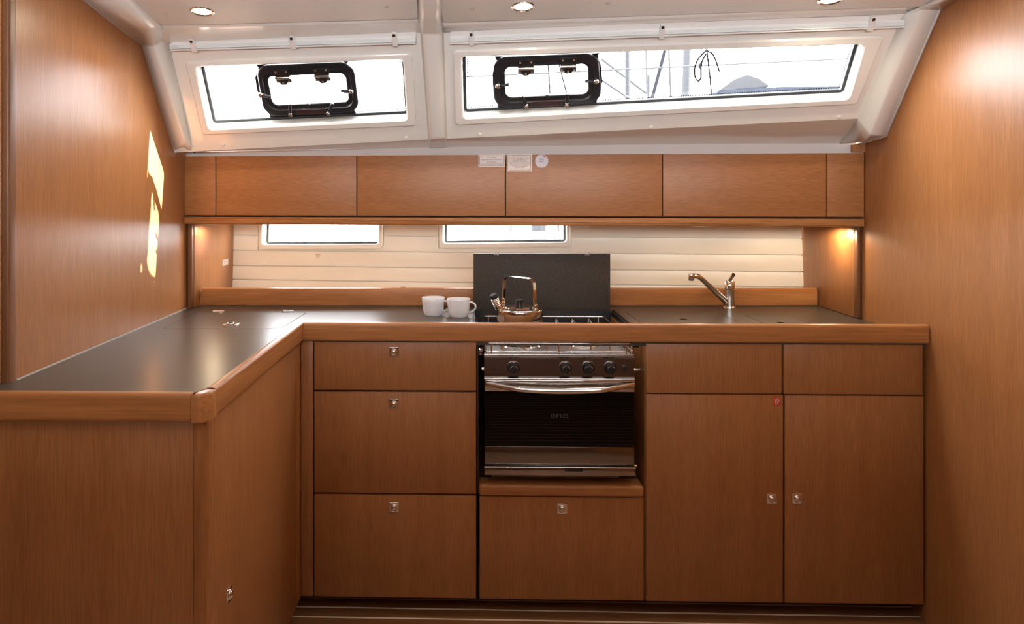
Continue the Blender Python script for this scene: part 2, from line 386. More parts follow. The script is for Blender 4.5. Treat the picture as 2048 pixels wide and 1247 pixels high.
tr = st(plate('trim_1', [up(340, 304.5, -.02), up(850, 294.5, -.02), up(1400, 287, -.02), up(1765, 285.5, -.02), up(1765, 312, -.02), up(340, 322, -.02)], [], MU, -.035, -.02, mat('matt_fascia', (.68, .66, .64), .75, spec=.15)))
for k, (w_, s_, W_) in enumerate(((w1, s1, W1), (w2, s2, W2))):
    sr = ring('window_%d' % (1+k), [to3(s_, MC, -.002), to3(s_, MC, .006), to3(inward(s_, .006), MC, .011), to3(inward(w_, -.006), MC, .012), to3(inward(w_, -.001), MC, .008), to3(w_, MC, .0), to3(w_, MC, -.045), to3(inward(w_, -.012), MC, -.045)], M_GEL)
    st(sr)
    g0 = inward(w_, -.004); g1 = inward(w_, .010)
    ring('seal', [to3(g0, MC, -.046), to3(g0, MC, -.034), to3(g1, MC, -.034), to3(g1, MC, -.046)], M_RUB, sr)
    # dotted frit edge along the pane
    g2_ = inward(w_, .015); bm = bmesh.new()
    per = g2_; n = len(per)
    for i in range(n):
        a = V(per[i]); b = V(per[(i+1) % n]); L = (b-a).length
        if L < .02: continue
        m_ = int(L/.008)
        for j in range(m_):
            q = a+(b-a)*((j+.5)/m_)
            vs = [bm.verts.new(MC @ V((q.x+.003*math.cos(t*math.pi/3), q.y+.003*math.sin(t*math.pi/3), -.0408))) for t in range(6)]
            bm.faces.new(vs)
    d_ = link('frit_dots', from_bm(bm, 'frit_dots'), M_FRIT, sr); d_['kind'] = 'stuff'
    plate('pane', inward(w_, -.003), [], MC, -.046, -.041, M_GLASS, sr)
    c3 = to3(w_, MC, -.06); cc = sum((MC @ V((*cp(x, y), -.06)) for x, y in W_), V((0, 0, 0)))/4
    portal(cc, CN, MC.col[1].to_3d(), .80 if k == 0 else 1.5, .26)
for x, y in ((446, 289), (812, 275), (960, 268), (1302, 254), (1678, 234)):
    lathe('screw_cap', [(.0075, 0), (.007, .003), (.004, .005), (0, .0055)], cw(x, y), M_WPL, side, 16, CN)

# ceiling with a deck hatch further back, two vinyl panels
KB = [(-1.9, -.06), (1.9, -.06), (1.9, 3.6), (-1.9, 3.6)]
ce = st(plate('ceiling', KB, [], MK, -.03, 0, M_GEL))
pl = rounded([kp(325, 48.5), kp(836, 35), kp(828, -115), kp(50, -115)], .015)
pr = rounded([kp(886, 42.5), kp(1846, 10), kp(2080, -115), kp(862, -115)], [.015, .005, .01, .01])
M_SEAM = mat('panel_seam', (.12, .08, .06), .7)
for q_ in (pl, pr): plate('panel_seam', inward(q_, -.0035), [], MK, -.0005, .0006, M_SEAM, ce)
cp1 = plate('ceiling_panel', pl, [], MK, -.001, .005, M_VINYL, ce, bevel=.0015)
cp2 = plate('ceiling_panel', pr, [], MK, -.001, .005, M_VINYL, ce, bevel=.0015)
for par, pts in ((cp1, ((333, 24.5), (774, 11))), (cp2, ((944, 15), (1216, 4)))):
    for x, y in pts: lathe('screw', [(.008, .004), (.008, .0055), (.005, .0075), (0, .008)], kw(x, y), M_SCREW, par, 16, KN)
# moulding where side and ceiling meet, centre beam, and flanges along the bulkheads
def strips(name, rows_, m, parent, bev=.012, ang=60):
    """rows of world points bridged into a moulded skin with thickness and soft ridges"""
    n = len(rows_[0]); vs = [p for r in rows_ for p in r]; fs = []
    for a in range(len(rows_)-1):
        for i in range(n-1): fs.append((a*n+i, a*n+i+1, (a+1)*n+i+1, (a+1)*n+i))
    bm = bmesh.new(); bv = [bm.verts.new(v) for v in vs]
    for f in fs: bm.faces.new([bv[i] for i in f])
    if bev:
        bmesh.ops.bevel(bm, geom=[e for e in bm.edges if len(e.link_faces) == 2], offset=bev, segments=3, affect='EDGES', profile=.5, clamp_overlap=True)
    bmesh.ops.recalc_face_normals(bm, faces=bm.faces)
    me = bpy.data.meshes.new(name); bm.to_mesh(me); bm.free()
    o = link(name, me, m, parent, ang=ang)
    s = o.modifiers.new('thickness', 'SOLIDIFY'); s.thickness = .006; s.offset = 0
    return o
# right flange
def wallR(x, y): return on(x, y, (xr(0)-.001, 0, 0), (1, -.05, 0))
r_cre = [on(1960, -33, KO, KN), kw(1846, 11, .004), cw(1806, 30), cw(1716, 237), us(1680, 286.5, -.015)]
r_rid = [on(1985, -28, KO+KN*.03, KN), kw(1876, 5, .028), cw(1843, 17, .030), cw(1741, 267, .030), cw(1728, 283, .0)]
r_out = [wallR(2010, -32), wallR(1925, -1), wallR(1882, 19), wallR(1773, 272), wallR(1707, 291)]
def ceil_z(x, y): return KO.z-(KN.x*(x-KO.x)+KN.y*(y-KO.y))/KN.z
r_out[1] = V((xr(-.16)-.001, -.16, ceil_z(xr(-.16), -.16)-.012))
r_out[0] = V((xr(r_out[1].y-.35)-.001, r_out[1].y-.35, r_out[1].z+.05)); r_cre[0] = r_cre[1]+V((0, -.35, .052)); r_rid[0] = r_rid[1]+V((0, -.35, .052))
rf = st(strips('trim_2', [r_cre, r_rid, r_out], M_GEL, None))
lip = [p+V((-.004, 0, 0)) for p in r_out]
sweep('edge_lip', lip, .004, M_GEL, rf, 8)
def wallL(x, y):
    p = V((xl(0), 0, 0)); return on(x, y, p, (1, .023, 0))
l_cre = [None, kw(322, 52, .004), cw(335, 72), cw(384, 297), us(392, 306, -.015)]
l_rid = [None, kw(296, 55, .026), cw(309, 90, .030), cw(371, 282, .030), cw(378, 298, .004)]
l_out = [None, V((xl(-.03)+.001, -.03, ceil_z(xl(-.03), -.03)-.010)), wallL(283, 90), wallL(346, 299), wallL(362, 304)]
for r_ in (l_cre, l_rid, l_out): r_[0] = r_[1]+V((.0115, -.5, .075))
lf = st(strips('trim_3', [l_cre, l_rid, l_out], M_GEL, None))
sweep('edge_lip', [p+V((.004, 0, 0)) for p in l_out], .004, M_GEL, lf, 8)
# centre beam
b0 = [kw(833, -120), kw(837, 38, .0), cw(842, 66), cw(858, 279), us(858, 294, -.015)]
b1 = [kw(843, -120, .018), kw(846, 38, .018), cw(850, 66, .020), cw(864, 277, .020), us(864, 294, .0)]
b2 = [kw(871, -120, .018), kw(874, 40, .018), cw(877, 66, .020), cw(886, 275, .020), us(886, 293.5, .0)]
b3 = [kw(881, -120), kw(884, 42, .0), cw(886, 66), cw(893, 276), us(893, 293.5, -.015)]
st(strips('trim_4', [b0, b1, b2, b3], M_GEL, None, bev=.006))
# fillet between ceiling and side
for nm, xs in (('trim_5', (318, 838)), ('trim_6', (886, 1812))):
    def lin(x, a, b): return a[1]+(b[1]-a[1])*(x-a[0])/(b[0]-a[0])
    A = [(x, lin(x, (318, 51), (838, 38)) if nm == 'trim_5' else lin(x, (886, 45), (1846, 12))) for x in xs]
    B = [(x, lin(x, (318, 63), (838, 50)) if nm == 'trim_5' else lin(x, (886, 57), (1846, 20))) for x in xs]
    Cc = [(x, lin(x, (318, 75), (838, 60)) if nm == 'trim_5' else lin(x, (886, 64), (1846, 24))) for x in xs]
    st(strips(nm, [[kw(x, y, .0005) for x, y in A], [(kw(x, y, .002)+cw(x, y, .002))/2 for x, y in B], [cw(x, y, .0005) for x, y in Cc]], M_GEL, None, bev=.01))

plate('corner_block', [up(1706, 289), up(1731, 283), up(1731, 304), up(1706, 304)], [], MU, -.019, -.002, M_WV, bpy.data.objects['wall_right'])
# ------------------------------------------------------------------ overhead lockers
JX = [372, 431.5, 713.5, 1011, 1325, 1653.5, 1730]
js = [up(x, 370)[0] for x in JX]; js[0] = 0.001; js[-1] = (UE-UO).length-.001
Z0, Z1 = 1.2855, 1.526
names = ['left-hand overhead locker with narrow end panel against the left bulkhead',
         'overhead locker carrying the gas valve warning sticker at its top right corner',
         'overhead locker carrying the round white sticker on its door',
         'right-hand overhead locker with narrow end panel above the tap']
units = [(0, 2), (2, 3), (3, 4), (4, 6)]
LOCK = []
for (a, b), lab in zip(units, names):
    r = thing('overhead_locker', UO+(UE-UO).normalized()*((js[a]+js[b])/2)+V((0, 0, Z0)), lab, 'locker', 'overhead lockers'); LOCK.append(r)
    d = UE-UO
    # body reaches back to the hull side
    p0 = MU @ V((js[a]+.0006, 0, -.022)); p1 = MU @ V((js[b]-.0006, 0, -.022))
    def back(p): return V((p.x, 1.055-.0864*(p.x+1.15)+.012, 0))
    loop = [(p0.x, p0.y), (p1.x, p1.y), (back(p1).x, back(p1).y), (back(p0).x, back(p0).y)]
    plate('body', loop, [], I4, Z0-.003, Z1-.004, M_DK, r)
    for k in range(a, b):
        s0, s1_ = js[k]+(.0018 if k else 0), js[k+1]-(.0018 if k < 5 else 0)
        nm = 'end_panel' if (k == 0 or k == 5) else 'door'
        plate(nm, [(s0, Z0+.001), (s1_, Z0+.001), (s1_, Z1), (s0, Z1)], [], MU, -.02, 0, M_WX, r, bevel=.0015)
        if nm == 'door': box('hinge_strip', (s0+.004, Z1-.0305, -.0205), (s0+.0075, Z1-.0035, -.0015), M_WPL, r, bevel=0, M=MU) if k == 3 else None
# the long board under the lockers with its rounded nose
lb = thing('locker_shelf', UO+(UE-UO)/2+V((0, 0, 1.249)), 'long mahogany board running under all the overhead lockers', 'shelf')
q0 = MU @ V((.001, 0, .006)); q1 = MU @ V(((UE-UO).length-.001, 0, .006))
q0.x = xl(.56)+.001; q1.x = XR-.001
plate('board', [(q0.x, q0.y+.012), (q1.x, q1.y+.012), (q1.x, .83), (q0.x, 1.055)], [], I4, 1.250, 1.2795, M_WX, lb)
L_ = (UE-UO).length
plate('nosing', rounded([(.0015, 1.2495), (L_-.0015, 1.2495), (L_-.0015, 1.280), (.0015, 1.280)], .002, 2), [], MU, -.012, .008, M_TRX, lb, bevel=.004)
# shelf puck lights: corner pair, plus two added to brighten the hull side
for (x, y, Y, en), lab in (((427, 450, .66, 1.7), 'warm recessed lamp under the locker shelf in the left corner'), ((1658, 451, .50, 4.4), 'warm recessed lamp under the locker shelf in the right corner'), ((1400, 451, .52, 1.8), 'added fill lamp under the locker shelf above the tap spout'), ((760, 450, .60, 1.3), 'added fill lamp under the locker shelf between the two hull windows')):
    p = onZ(x, 449.5, 1.2495); p = V((onY(x, y, Y).x, Y, 1.250))
    r = thing('shelf_lamp', p, lab, 'lamp', 'lamps under the locker shelf')
    lathe('bezel', [(.030, 0), (.030, -.003), (.024, -.005), (.022, -.003)], p, M_CHR, r, 24)
    lathe('lens', [(.0225, -.0015), (.018, -.004), (0, -.005)], p, M_LAMPW, r, 24)
    l = bpy.data.lights.new('shelf_lamp_light', 'SPOT'); l.energy = en; l.color = (1, .77, .50); l.spot_size = math.radians(178); l.spot_blend = .25; l.shadow_soft_size = .02
    o = bpy.data.objects.new('shelf_lamp_light', l); COL.objects.link(o); o.parent = r; o.location = (0, 0, -.012)

# niche end panels left and right of the worktop
np_ = st(box('wall_niche_left', (-1.1705, .60, ZT+.001), (-1.150, 1.075, 1.2495), M_WV, bevel=.002))
box('post', (-1.1715, .580, ZT+.001), (-1.153, .60, 1.2495), M_POST, np_, bevel=.003)
np2 = st(box('wall_niche_right', (1.4525, .43, ZT+.001), (XR-.001, .862, 1.2495), M_WV, bevel=.002))
box('post', (1.4520, .405, ZT+.001), (XR-.001, .43, 1.2495), M_POST, np2, bevel=.003)

# ------------------------------------------------------------------ worktop
wt = thing('worktop', (.2, .3, ZT), 'dark speckled L-shaped galley worktop with raised mahogany edge', 'worktop')
fr_l = [(-1.098, .495), (-.661, .495), (-.672, .158), (-1.083, .150)]
fridge = rounded(fr_l, [.02, .02, .075, .02], 8)
lid1 = rounded([(.613, .552), (.973, .552), (.972, .07), (.612, .07)], [.012]*4, 4)
lid2 = rounded([(1.058, .478), (1.221, .478), (1.221, .07), (1.058, .07)], .012, 4)
hob = rounded([(.003, .573), (.566, .579), (.566, .004), (.003, .004)], .006, 2)
outl = [(-1.335, -.802), (-.566, -.802), (-.566, .003), (1.462, .003), (1.462, .703), (-1.150, .648), (xl(.643)+.001, .643), (xl(-.535)+.001, -.522), (xl(-.535)+.001, -.558), (-1.335, -.558)]
plate('top', outl, [inward(fridge, -.0022), inward(lid1, -.0018), inward(lid2, -.0018), hob], I4, ZT-.02, ZT, M_TOP, wt)
plate('top_underside', [(-1.1, .1), (-.6, .1), (-.6, .55), (-1.1, .55)], [], I4, ZT-.03, ZT-.0201, M_WALLH, wt)
plate('top_underside', [(.585, .03), (1.3, .03), (1.3, .6), (.585, .6)], [], I4, ZT-.03, ZT-.0201, M_WALLH, wt)
fl_ = plate('fridge_lid', fridge, [], I4, ZT-.0195, ZT+.0002, M_TOP, wt)
def hole(cx, cy, rx, ry, n=20): return [(cx+rx*math.cos(2*math.pi*k/n), cy+ry*math.sin(2*math.pi*k/n)) for k in range(n)]
hc1 = onZ(1367, 638, ZT); hc2 = onZ(1562, 645, ZT)
sl1 = plate('sink_lid', lid1, [hole(hc1.x, hc1.y, .014, .014)], I4, ZT-.0195, ZT+.0002, M_TOP, wt)
sl2 = plate('sink_lid', lid2, [hole(hc2.x, hc2.y, .014, .014)], I4, ZT-.0195, ZT+.0002, M_TOP, wt)
for x, y in ((437, 623.5), (577, 623.0)):
    c = onZ(x, y, ZT)
    plate('hinge', rc(c.x-.022, c.x+.022, c.y-.022, c.y+.022, .006), [], I4, ZT, ZT+.003, M_CHR, fl_)
    sweep('hinge_pin', [(c.x-.022, c.y, ZT+.004), (c.x+.022, c.y, ZT+.004)], .003, M_CHR, fl_, 8)
c = onZ(462, 648.5, ZT)
plate('ring_pull', rc(c.x-.026, c.x+.026, c.y-.022, c.y+.022, .008), [], I4, ZT, ZT+.003, M_CHR, fl_, bevel=.001)
sweep('ring', [c+V((.016*math.cos(t*math.pi/8), .014*math.sin(t*math.pi/8), .005)) for t in range(16)], .0022, M_CHR, fl_, 6, closed=True)
lathe('boss', [(.007, .002), (.007, .008), (.005, .010), (0, .0105)], c, M_BLK, fl_, 12)
# sealant line along the left bulkhead
sweep('sealant', [(xl(.6)+.003, .60, ZT+.001), (xl(-.53)+.003, -.53, ZT+.001)], .0028, M_SEAL, wt, 6)
# raised edge (fiddle)
TZ0, TZ1 = .897, .957
def trimpiece(name, a, b, M, m, bev=.009):
    bm = bmesh.new(); bmesh.ops.create_cube(bm, size=1); a = V(a); b = V(b)
    for v in bm.verts: v.co = V([(a[i]+b[i])/2 + v.co[i]*(b[i]-a[i]) for i in range(3)])
    ax = max(range(3), key=lambda i: b[i]-a[i])
    es = [e for e in bm.edges if abs((e.verts[0].co-e.verts[1].co)[ax]) > 1e-6]
    bmesh.ops.bevel(bm, geom=es, offset=bev, segments=4, affect='EDGES', profile=.5)
    return link(name, from_bm(bm, name), m, wt, ang=50)
trimpiece('edge_rail', (-.5475, -.022, TZ0), (1.444, .006, TZ1), I4, M_TRX)
trimpiece('edge_rail', (-.572, -.782, TZ0), (-.548, -.0005, TZ1), I4, M_TRY, .007)
trimpiece('edge_rail', (-1.335, -.835, TZ0), (-.584, -.806, TZ1), I4, M_TRX)
crn = rounded([(-.5835, -.8345), (-.564, -.8345), (-.548, -.812), (-.548, -.7825), (-.572, -.7825), (-.5835, -.806)], [.001, .012, .012, .001, .001, .001], 4)
plate('edge_corner', crn, [], I4, TZ0, TZ1, M_TRX, wt, bevel=.007)
# rear rail
ra = V((-1.1535, .646, 0)); rb = V((1.4505, .7005, 0)); MR = frame(ra, rb-ra, (0, 0, 1)); RL = (rb-ra).length
plate('rear_rail', [(.0, ZT), (RL, ZT), (RL-.003, ZT+.0745), (.014, ZT+.0745)], [], MR, -.026, 0, M_TRX, wt, bevel=.007)
plate('rear_ledge', [(-1.15, .673), (1.45, .728), (1.45, .85), (-1.15, 1.07)], [], I4, ZT-.02, ZT, M_LINER, wt)

# ------------------------------------------------------------------ lower cabinets
def pull(c, parent, n=(0, -1, 0), e=(1, 0, 0)):
    """square push-lock: plate with a dished round button"""
    Mx = frame(c, e, (0, 0, 1))
    p = plate('lock_plate', rc(-.0162, .0162, -.0165, .0165, .003), [], Mx, 0, .0045, M_CHR, parent, bevel=.0015)
    lathe('button', [(.0125, .004), (.0125, .006), (.011, .0075), (.0095, .006), (.008, .0085), (.005, .0105), (0, .011)], c, M_CHR, p, 20, Mx.col[2].to_3d())
    return p
def front(name, x0, x1, z0, z1, parent, y0=0.0, th=.019, m=M_WV):
    return box(name, (x0, y0, z0), (x1, y0+th, z1), m, parent, bevel=.0016)
KX = .09
dr = thing('drawer_cabinet', (-.25, .3, 0), 'three-drawer mahogany cabinet left of the cooker', 'cabinet')
box('body', (-.555, .021, .058), (.014, .60, .88), M_DK, dr, bevel=0)
box('filler', (-.5603, .001, .062), (-.521, .02, .893), M_WV, dr)
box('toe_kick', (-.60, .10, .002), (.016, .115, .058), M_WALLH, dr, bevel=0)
box('side_panel', (.0145, .012, .40), (.0185, .56, .88), M_DK, dr, bevel=0)
for z0, z1, py in ((.735, .891, 703), (.4005, .7285, 806.5), (.062, .394, 1013)):
    d = front('drawer', -.5165, .0105, z0, z1, dr); c = onY(788, py, 0); pull(c, d)
bc = thing('cooker_bay', (.285, .3, 0), 'cabinet bay below the cooker with one deep drawer and a rounded ledge', 'cabinet')
box('body', (.019, .021, .058), (.5515, .60, .395), M_DK, bc, bevel=0)
box('bay_back', (.019, .575, .40), (.5515, .60, .87), M_DK, bc, bevel=0)
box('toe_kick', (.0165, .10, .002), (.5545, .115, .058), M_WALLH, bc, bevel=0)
d = front('drawer', .0225, .5515, .061, .3935, bc); pull(onY(1124, 1016, 0), d)
trimb = box('ledge', (.0195, -.012, .398), (.5505, .060, .434), M_TRX, bc, bevel=.010, seg=4)
box('bay_floor', (.0195, .0605, .398), (.5505, .574, .428), M_DK, bc, bevel=0)
kb = box('cooker_base_board', (.063, .066, .429), (.487, .40, .4395), M_PALE, bc, bevel=.001)
sk_ = thing('sink_cabinet', (1.0, .3, 0), 'mahogany sink cabinet with two tall doors right of the cooker', 'cabinet')
box('body', (.5605, .021, .058), (1.4435, .395, .88), M_DK, sk_, bevel=0)
box('side_panel', (.5560, .012, .062), (.5600, .56, .88), M_WV, sk_, bevel=0)
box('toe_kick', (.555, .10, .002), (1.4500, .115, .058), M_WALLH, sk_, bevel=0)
front('false_front', .5585, .9925, .7305, .890, sk_); front('false_front', .9985, 1.4390, .7300, .890, sk_)
d1 = front('door', .5585, .9960, .060, .7265, sk_); d2 = front('door', 1.0020, 1.4415, .060, .7255, sk_)
pull(onY(1543, 996, 0), d1); pull(onY(1594, 996, 0), d2)
pc = thing('peninsula_cabinet', (-.9, -.4, 0), 'mahogany peninsula cabinet under the left arm of the worktop', 'cabinet')
box('body', (-1.15, -.785, .06), (-.581, -.005, .87), M_DK, pc, bevel=0)
box('front_panel', (-1.335, -.804, .0), (-.590, -.786, .896), M_WV, pc)
plate('corner_post', rounded([(-.5895, -.804), (-.5605, -.804), (-.5605, -.764), (-.5895, -.764)], [.001, .014, .001, .001], 6), [], I4, .0, .896, M_WV, pc)
sd_ = box('side_door', (-.5800, -.7625, .060), (-.5605, -.055, .896), M_WV, pc)
box('side_filler', (-.5800, -.0535, .060), (-.5605, .0005, .896), M_WV, pc)
box('toe_kick', (-.66, -.76, .002), (-.64, .10, .058), M_WALLH, pc, bevel=0)
cl = on(457, 1187, (-.5605, 0, 0), (1, 0, 0)); pull(cl, sd_, (1, 0, 0), (0, 1, 0))

# high sideboard added behind the camera, unseen, to shade the lower fronts
tb = thing('baffle', (.0, -2.75, 0), 'unseen high sideboard on the opposite side of the cabin', 'baffle')
box('body', (-1.33, -2.88, .003), (1.29, -2.622, 1.42), M_DK, tb)
box('baffle_top', (-1.33, -2.90, 1.421), (1.29, -2.60, 1.45), M_TRX, tb, bevel=.006)
for k in range(4): box('door', (-1.30+.645*k, -2.621, .08), (-.668+.645*k, -2.60, 1.25), M_POST, tb)

# ------------------------------------------------------------------ cooker
ck = thing('cooker', (.278, .25, .44), 'stainless gimballed gas cooker with black glass oven door', 'cooker')
XA, XB = .041, .516; XM = (XA+XB)/2
def z_(py, Y=0.0): return onY(1116, py, Y).z
bm_ = [(XA, .03, .475), (XB, .50, .838)]
# body as an open oven box: sides, back, top, bottom
box('oven_side', (XA, .022, .475), (XA+.012, .50, .838), M_DSTEEL, ck); box('oven_side', (XB-.012, .022, .475), (XB, .50, .838), M_DSTEEL, ck)
box('oven_back', (XA+.0125, .485, .476), (XB-.0125, .50, .837), M_BLK, ck); box('oven_roof', (XA+.0125, .024, .800), (XB-.0125, .484, .837), M_BLK, ck); box('oven_floor', (XA+.0125, .024, .476), (XB-.0125, .484, .50), M_BLK, ck)
# hob pan with raised rim
M_PAN = mat('mirror_steel', (.90, .90, .90), .34, 1.0); M_PSTEEL = mat('dark_polished_steel', (.26, .235, .22), .18, 1.0); M_BTRIM = mat('door_trim_steel', (.36, .33, .31), .12, 1.0)
pan = plate('hob_pan', rc(XA-.002, XB+.002, .012, .50, .012), [], I4, .8385, .8425, M_PAN, ck, bevel=.001)
o_ = rc(XA-.003, XB+.003, .008, .505, .014); 
ring('hob_rim', [to3(o_, I4, .839), to3(o_, I4, .852), to3(inward(o_, .003), I4, .8545), to3(inward(o_, .007), I4, .852), to3(inward(o_, .010), I4, .8428)], M_CHR, ck)
for bx, by, R in ((.168, .21, .052), (.270, .37, .030), (.388, .22, .042)):
    b = lathe('burner', [(R*1.55, .0005), (R*1.5, .004), (R*1.25, .006), (R*1.12, .010), (R*1.05, .018), (R*.95, .020), (R*.95, .022), (0, .023)], (bx, by, .8425), M_CHR, ck, 36)
    lathe('burner_ring', [(R*1.02, .0185), (R*1.12, .021), (R*1.12, .026), (R*1.0, .0275), (R*.9, .0270)], (bx, by, .8425), M_BRASS if R < .04 else M_CHR, b, 36)
    lathe('burner_cap', [(R*.9, .027), (R*.9, .031), (R*.8, .034), (0, .035)], (bx, by, .8425), M_BURN, b, 36)
# pan support grid and rails
for gx in (.095, .168, .241, .325, .388, .451):
    sweep('pan_support', [(gx, .035, .8435), (gx, .04, .884), (gx, .47, .884), (gx, .475, .8435)], .0028, M_CHR, ck, 8)
def rail(z, r, name='hob_rail'):
    lp = rc(XA-.002, XB+.002, .004, .508, .018)
    sweep(name, [V((a, b, z)) for a, b in lp], r, M_CHR, ck, 8, closed=True, up=(0, 0, 1))
rail(.889, .003); rail(.8605, .003)
for a, b in ((XA+.02, .003), (XM, .003), (XB-.02, .003), (XA-.003, .25), (XB+.003, .25), (XA+.02, .509), (XB-.02, .509), (XA-.002, .02), (XB+.002, .02)):
    sweep('rail_post', [(a, b, .842), (a, b, .889)], .0028, M_CHR, ck, 8)
# pot clamps folded on the right
for k in range(3): sweep('pot_clamp', [(XB-.012, .03+.03*k, .888), (XB-.06+.012*k, .10+.06*k, .868), (XB-.02, .20+.05*k, .864)], .0022, M_CHR, ck, 6)
# control panel
zt_, zb_ = z_(713), z_(756)
prof = [(-.001, zt_+.010), (-.010, zt_+.009), (-.015, zt_+.003), (-.013, zt_-.002), (-.0165, zb_+.010), (-.022, zb_+.004), (-.021, zb_), (.0, zb_), (.010, zb_), (.010, zt_+.006)]
vs = [(XA-.004, a, b) for a, b in prof] + [(XB+.001, a, b) for a, b in prof]; n = len(prof)
cpn = pydata('control_panel', vs, [(i, (i+1) % n, n+(i+1) % n, n+i) for i in range(n)]+[tuple(range(n)), tuple(range(n, 2*n))], M_PSTEEL, ck, ang=25)
for zz, yy in ((zt_+.009, -.012), (zb_+.004, -.0222)): sweep('panel_bead', [(XA-.0045, yy, zz), (XB+.0015, yy, zz)], .0028, M_CHR, cpn, 8)
for px in (1027, 1131, 1176.5, 1220.5):
    c = onY(px, 735, -.0148); kn = lathe('knob', [(.0212, 0), (.0212, .004), (.0195, .006), (.018, .006), (.017, .016), (.0145, .019), (0, .019)], c, M_BLK, ck, 32, (0, -1, 0))
    lathe('knob_ring', [(.0225, 0), (.0225, .0015), (.0208, .0015), (.0208, 0)], c, M_CHR, kn, 32, (0, -1, 0))
    box('pointer', c+V((-.0035, -.0075, .0155)), c+V((.0035, -.0062, .0195)), M_WPL, kn, bevel=0)
    box('grip', c+V((-.0035, -.0245, -.015)), c+V((.0035, -.019, .015)), M_BLK, kn, bevel=.0015)
    sweep('grip_highlight', [c+V((.0125*math.cos(t), -.0195, -.003+.0125*math.sin(t))) for t in [math.radians(30+12*k) for k in range(11)]], .0011, M_CHR, kn, 6)
c = onY(1249, 735, -.0148); ib = lathe('ignition_button', [(.0095, 0), (.0095, .003), (.007, .004), (.006, .008), (0, .0085)], c, M_BLK, ck, 20, (0, -1, 0))
c = onY(990, 738, -.0148); lathe('lamp_symbol', [(.004, 0), (.004, .0008), (0, .0008)], c, M_BLK, ck, 12, (0, -1, 0))
# oven door
od = box('oven_door', (XA-.003, -.012, z_(781)), (XB+.004, .012, zb_-.002), M_STEEL, ck, bevel=.003)
hz = z_(766); pts = []
for k in range(25):
    t = k/24; s = math.sin(math.pi*t)
    pts.append(V((XA+.004+(XB-XA-.005)*t, -.016-.040*min(1, s*1.6), hz+.004-.013*s)))
sweep('door_handle', smoothpath(pts, 2), [.0075+.0035*math.sin(math.pi*i/48) for i in range(49)], M_CHR, od, 16)
zg0, zg1 = z_(929), z_(780)
box('door_edge', (XA-.002, .0122, zg0), (XA+.030, .020, zg1), M_BLK, od, bevel=0); box('door_edge', (XB-.030, .0122, zg0), (XB+.003, .020, zg1), M_BLK, od, bevel=0)
gl = box('door_glass', (XA-.002, -.010, z_(890)), (XB+.003, -.005, zg1-.0005), M_OVEN, od, bevel=0)
box('glass_backing', (XA-.002, .000, z_(889)), (XA+.055, .004, zg1-.001), M_BLK, od, bevel=0); box('glass_backing', (XB-.055, .000, z_(889)), (XB+.003, .004, zg1-.001), M_BLK, od, bevel=0)
box('glass_backing', (XA+.0555, .000, z_(889)), (XB-.0555, .004, z_(862)), M_BLK, od, bevel=0); box('glass_backing', (XA+.0555, .000, z_(790)), (XB-.0555, .004, zg1-.001), M_BLK, od, bevel=0)
text('maker_mark', 'eno', .026, Matrix.Translation((XM, -.0103, z_(828))) @ Matrix.Rotation(math.pi/2, 4, 'X'), mat('faint_print', (.035, .033, .031), .4), gl, width=.058)
lp = box('lower_panel', (XA-.002, -.010, z_(929)), (XB+.003, .002, z_(890.5)), M_PSTEEL, od, bevel=.001)
bt = box('door_trim', (XA-.004, -.020, z_(946)), (XB+.005, .010, z_(930)), M_BTRIM, od, bevel=.003)
sweep('trim_bead', [(XA-.004, -.0185, z_(930)), (XB+.005, -.0185, z_(930))], .0022, M_CHR, bt, 8)
box('door_catch', onY(1142, 941, -.021)-V((.02, 0, .003)), onY(1166, 938, -.021)+V((0, .004, .003)), M_BLK, bt, bevel=.001)
lathe('pivot_nut', [(.005, 0), (.005, .008), (0, .009)], (XB+.006, .01, z_(931)), M_STEEL, od, 8, (1, 0, 0))
for zz, x0, x1 in ((z_(843, .10), .145, .405), (z_(848, .10), .15, .40), (z_(854, .06), .13, .42)):
    sweep('oven_rack', [(x0, .10, zz), (x0+.004, .07, zz), (x1-.004, .07, zz), (x1, .10, zz)], .0022, M_CHR, ck, 8)
sweep('grill_bar', [(.12, .05, z_(793)-.004), (.36, .05, z_(793)-.004)], .0018, M_CHR, ck, 8)
sweep('gas_pipe', [(.463, .08, z_(812, .08)), (.463, .08, z_(860, .08))], .0018, M_DSTEEL, ck, 6)
# gimbal brackets at both sides
box('gimbal_bracket', (.0192, .03, z_(715)), (.032, .06, z_(703)), M_STEEL, ck, bevel=.001)
box('gimbal_bracket', (XB+.010, .04, z_(700)), (XB+.030, .07, z_(684)), M_BLK, ck, bevel=.002)
sweep('gimbal_pin', [(.030, .06, .79), (XA+.001, .06, .79)], .006, M_STEEL, ck, 10); sweep('gimbal_pin', [(XB-.001, .06, .79), (.5525, .06, .79)], .006, M_STEEL, ck, 10)
for sx in (XA+.05, XB-.05):
    box('foot', (sx-.02, .10, .4398), (sx+.02, .36, .4752), M_BLK, ck, bevel=.002)

